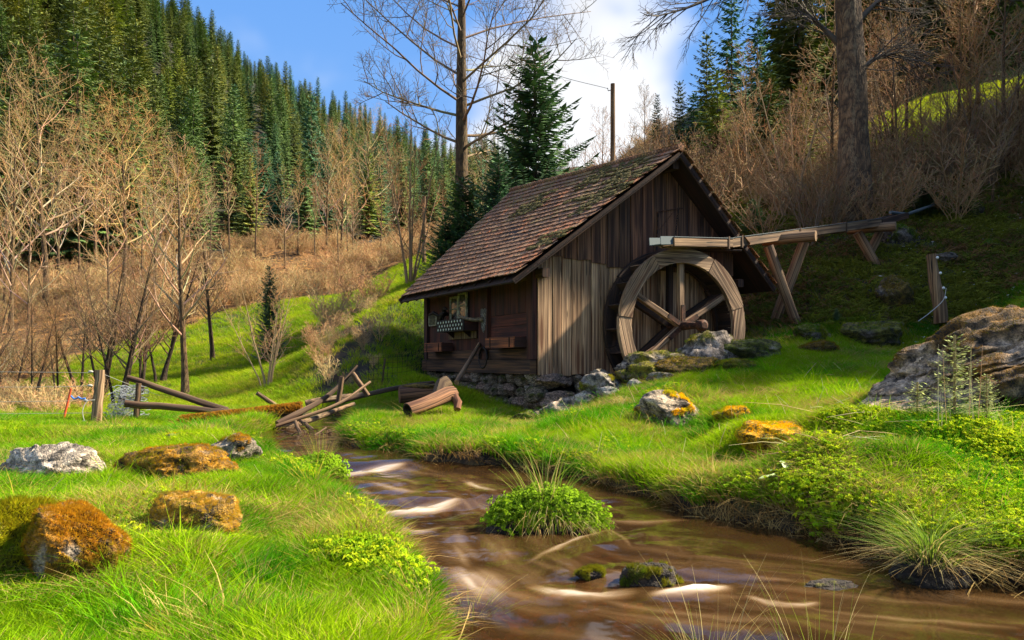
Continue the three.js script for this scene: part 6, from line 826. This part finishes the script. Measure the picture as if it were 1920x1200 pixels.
// tussocks: single tufts of rush and sedge
function tussock(label, px, py, o) {
  const [X0, Dw] = o.water ? waterAt(px, py) : [(px - 960) / F * hit(px, py), hit(px, py)], R = rng(o.seed), base = o.water ? V(X0, waterY(Dw) + (o.lift ?? 0), -Dw) : at(X0, Dw), t = thing(o.name ?? 'grass_tussock', label, 'tussock', base.toArray());
  if (o.mound) { const m = part('root_mound', rockGeo(o.seed + 3, o.mound[0], o.mound[1], o.mound[2], { detail: 4, cuts: 2, stone: [0.035, 0.025, 0.016], mossy: 0.35, moss: [0.09, 0.09, 0.012], rough: 0.25 }), M.rock, t); m.position.y = 0; }
  const blades = (name, n, h, w, cols, spread, bend, droop, y = 0) => { const g = new GB(); for (let k = 0; k < n; k++) { const a = R() * 6.283, r = Math.sqrt(R()) * spread, L = h * (0.5 + R() * 0.6), b = bend * (0.25 + R()) * L, dx = Math.cos(a + (R() - 0.5)), dz = Math.sin(a + (R() - 0.5)), tt = R() * 6.28, wx = Math.cos(tt) * w, wz = Math.sin(tt) * w, c = cols[Math.floor(R() * cols.length)], q = 0.7 + R() * 0.6; g.col = c.map((v) => v * q); let prev; const S = 6, oy = y * (1 - (r / spread) ** 2) + 0.0; for (let s = 0; s <= S; s++) { const f = s / S, x = Math.cos(a) * r + dx * b * Math.pow(f, 1.8), z = Math.sin(a) * r * 0.8 + dz * b * Math.pow(f, 1.8), yy = oy + L * (f - droop * f * f * 0.5), ww = (1 - f * 0.85) * 0.5, i = g.v(x - wx * ww, yy, z - wz * ww), j = g.v(x + wx * ww, yy, z + wz * ww); if (prev) g.quad(prev[0], prev[1], j, i); prev = [i, j]; } } const m = part(name, g.build(), M.vleaf, t); return m; };
  for (const b of o.blades) blades(...b);
  if (o.herbs) { const im = new THREE.InstancedMesh(herb[0], M.leaf, o.herbs[0]), c = new THREE.Color(); for (let k = 0; k < o.herbs[0]; k++) { const a = R() * 6.283, r = Math.sqrt(R()), lobe = 0.55 + 0.75 * vn(Math.cos(a) * 1.7 + o.seed, Math.sin(a) * 1.7 + 4, 0, 3), x = Math.cos(a) * r * o.herbs[1] * lobe, z = Math.sin(a) * r * o.herbs[2] * lobe, y = o.herbs[3] * (0.45 + 0.75 * fbm(x * 7 + o.seed, z * 7, 3, 5)) * Math.sqrt(Math.max(0, 1 - r * r * 0.9)), s = 0.7 + R() * 1.2; im.setMatrixAt(k, new THREE.Matrix4().compose(V(x, y - 0.01, z), new THREE.Quaternion().setFromAxisAngle(V(x * 1.4, 0.3, z * 1.4).normalize(), R() * 6.28), V(s, s, s))); const q = 0.7 + R() * 0.6; im.setColorAt(k, c.setRGB(0.22 * q, 0.36 * q, 0.012)); } im.name = 'herbs'; im.userData.kind = 'stuff'; t.add(im); }
  return t;
}
const gB = [[0.16, 0.27, 0.02], [0.24, 0.33, 0.03], [0.12, 0.20, 0.025]], stB = [[0.44, 0.34, 0.12], [0.36, 0.23, 0.08], [0.5, 0.42, 0.18]], yB = [[0.36, 0.36, 0.03], [0.27, 0.32, 0.02]];
tussock('large drooping sedge tussock at the right edge of the brook', 1745, 1082, { seed: 801, water: true, mound: [0.24, 0.16, 0.2], blades: [['sedge', 420, 0.48, 0.0075, [...gB, ...gB, stB[0]], 0.13, 1.15, 0.9, 0.14], ['dry_blades', 260, 0.42, 0.007, stB, 0.14, 1.3, 1.7, 0.12]] });
tussock('leafy green islet with tall rushes in the middle of the brook', 1022, 988, { seed: 802, name: 'leafy_islet', water: true, mound: [0.43, 0.20, 0.30], herbs: [800, 0.40, 0.22, 0.2], blades: [['rushes', 70, 0.72, 0.008, [...gB, stB[0]], 0.14, 0.75, 0.3, 0.2], ['grass', 700, 0.2, 0.0055, [...yB, ...gB], 0.4, 0.8, 0.7, 0.17], ['dry_blades', 420, 0.26, 0.006, [...stB, [0.2, 0.12, 0.05]], 0.42, 1.0, 2.6, 0.22]] });
tussock('rush tussock with brown tips standing in the water near the far left bank', 602, 898, { seed: 803, water: true, mound: [0.2, 0.15, 0.16], herbs: [260, 0.2, 0.17, 0.15], blades: [['rushes', 80, 0.48, 0.005, [...gB, yB[0], stB[1]], 0.10, 0.45, 0.15, 0.12], ['grass', 160, 0.22, 0.005, yB, 0.18, 0.9, 0.9, 0.12]] });
tussock('rush tuft leaning over the water on the left bank opposite the islet', 690, 1030, { seed: 804, blades: [['rushes', 120, 0.34, 0.004, [...gB, yB[0]], 0.13, 1.0, 0.5, 0.04], ['dry_blades', 90, 0.26, 0.0045, stB, 0.12, 1.3, 1.4, 0.03]] });
tussock('long bladed rush tuft at the bottom of the left bank', 880, 1190, { seed: 805, blades: [['rushes', 130, 0.30, 0.0032, [...gB, yB[0], stB[0]], 0.12, 1.0, 0.5, 0.03], ['dry_blades', 60, 0.25, 0.003, stB, 0.1, 1.3, 1.2, 0.03]] });
tussock('thin rush tuft at the bottom edge of the picture right of the left bank', 1330, 1270, { seed: 806, water: true, blades: [['rushes', 90, 0.26, 0.0026, [...gB, stB[0], stB[2]], 0.16, 0.9, 0.3, 0.02], ['stalks', 20, 0.5, 0.0034, [stB[0], stB[2]], 0.14, 0.7, 0.1, 0.0]] });
tussock('sparse tall straw stalks at the bottom edge before the water', 1540, 1290, { seed: 807, water: true, blades: [['stalks', 30, 0.5, 0.0034, [stB[0], stB[2], gB[1]], 0.2, 0.5, 0.1, 0.0]] });
tussock('yellow dry grass tuft beside the small spruce sapling at the mill base', 1170, 768, { seed: 808, blades: [['dry_blades', 300, 0.36, 0.006, [...stB, yB[0]], 0.2, 1.1, 1.7, 0.1]] });
tussock('tuft of straw grass on the undercut bank corner above the islet', 1075, 838, { seed: 809, blades: [['dry_blades', 160, 0.3, 0.006, stB, 0.16, 1.2, 1.6, 0.06], ['grass', 160, 0.22, 0.006, gB, 0.2, 0.8, 0.6, 0.05]] });
// broad leaved plant
{ const D = hit(1490, 912), b = onGround(1490, D), t = thing('broad_leaved_plant', 'pale green broad leaved plant on the right bank near the brook', 'plant', b.toArray()), R = rng(821); for (const [a, l, r] of [[3.3, 0.32, 0.42], [2.6, 0.22, 0.7], [1.2, 0.24, 1.1], [0.5, 0.27, 0.55], [-0.4, 0.24, 0.35], [4.2, 0.22, 0.25], [5.2, 0.2, 0.3], [2.0, 0.22, 1.2], [0.0, 0.2, 0.9]]) { const g = new GB(), n = 8, rows = []; for (let k = 0; k <= n; k++) { const f = k / n, x = l * f * Math.cos(r * (1 - 0.4 * f)), y = l * (Math.sin(r) * f * 1.1 - 0.35 * f * f) + 0.02, w = 0.047 * Math.sin(Math.PI * Math.pow(f, 0.8)) + 0.006, wv = Math.sin(f * 16 + a) * 0.006; rows.push([g.v(x, y + w * 0.35 + wv, -w), g.v(x, y, 0), g.v(x, y + w * 0.35 - wv, w)]); } for (let k = 0; k < n; k++) { g.quad(rows[k][0], rows[k + 1][0], rows[k + 1][1], rows[k][1]); g.quad(rows[k][1], rows[k + 1][1], rows[k + 1][2], rows[k][2]); } const m = part('leaf', g.build(), T.leafM ??= new THREE.MeshPhysicalMaterial({ color: new THREE.Color(0.30, 0.42, 0.13), roughness: 0.6, transmission: 0.3, thickness: 0, side: THREE.DoubleSide }), t); m.rotation.y = a; } }
// small spruces
const sap = spruceProto('spruce_sapling', 831, { h: 1, r: 0.012, whorls: 14, nb: 6, spread: 0.36, step: 0.03, tw: 0.06, fat: 0.11, from: 0.1, low: 0.1, curl: 0.1, droop: 0.15, dense: 1, stemmed: true, bark: [0.28, 0.19, 0.08], a: [0.13, 0.19, 0.03], b: [0.32, 0.35, 0.05] });
plant(sap, 1790, 7.6, 625, 0, 'young spruce with bare leader growing in front of the huge boulder', null, 0, 1.15); plant(sap, 1850, 7.4, 700, 1.4, 'smaller bushy spruce sapling right of the one with the bare leader', null, 0, 1.2); plant(sap, 1720, 7.8, 715, 2.4, 'low spreading spruce sapling at the left foot of the huge boulder', null, 0, 1.5); plant(sap, 1137, 13.2, 738, 3, 'tiny star shaped spruce sapling at the foot of the mill base', null, 0, 1.3);
{ // straw stalks fallen on the right bank and standing by the boulder
  const R = rng(841), g = new GB(), add = (a, b, r, s = 0.02) => { const m = a.clone().lerp(b, 0.5).add(V((R() - 0.5) * s, s * R() * 2, (R() - 0.5) * s)); g.col = [0.55, 0.42, 0.2].map((v) => v * (0.7 + R() * 0.5)); g.tube([a, m, b], [r, r * 0.8, r * 0.5], 4); };
  for (let k = 0; k < 70; k++) { const px = 1470 + R() * 330, D = 6.6 + R() * 2.2, a = onGround(px, D), an = (R() - 0.5) * 1.6 + (R() < 0.5 ? 0 : 3.14), l = 0.25 + R() * 0.6; a.y += 0.05 + R() * 0.08; add(a, a.clone().add(V(Math.cos(an) * l, (R() - 0.25) * 0.28, Math.sin(an) * l * 0.6)), 0.0032); }
  for (let k = 0; k < 13; k++) { const px = [1762, 1774, 1812, 1828][k % 4] + (R() - 0.5) * 12, D = 7.1 + R() * 0.2, a = onGround(px, D); add(a, a.clone().add(V((R() - 0.5) * 0.12, 0.35 + R() * 0.5, 0)), 0.0022, 0.03); }
  for (let k = 0; k < 60; k++) { const px = 1060 + R() * 700, D = 8 + R() * 5, a = onGround(px, D); if (streamSD(a.x, D) < 0.3) continue; add(a, a.clone().add(V((R() - 0.5) * 0.5, 0.1 + R() * 0.3, (R() - 0.5) * 0.3)), 0.0035); }
  for (let k = 0; k < 60; k++) { const px = 20 + R() * 560, D = 5 + R() * 5, a = onGround(px, D); add(a, a.clone().add(V((R() - 0.5) * 0.6, 0.08 + R() * 0.18, (R() - 0.5) * 0.3)), 0.0026); }
  tag(single('dry_stalks', g.build(), M.twig, 'pale straw stalks scattered over both banks and before the huge boulder', 'stalks'), null, null, null, 'stuff'); }

renderer.render(scene, camera);
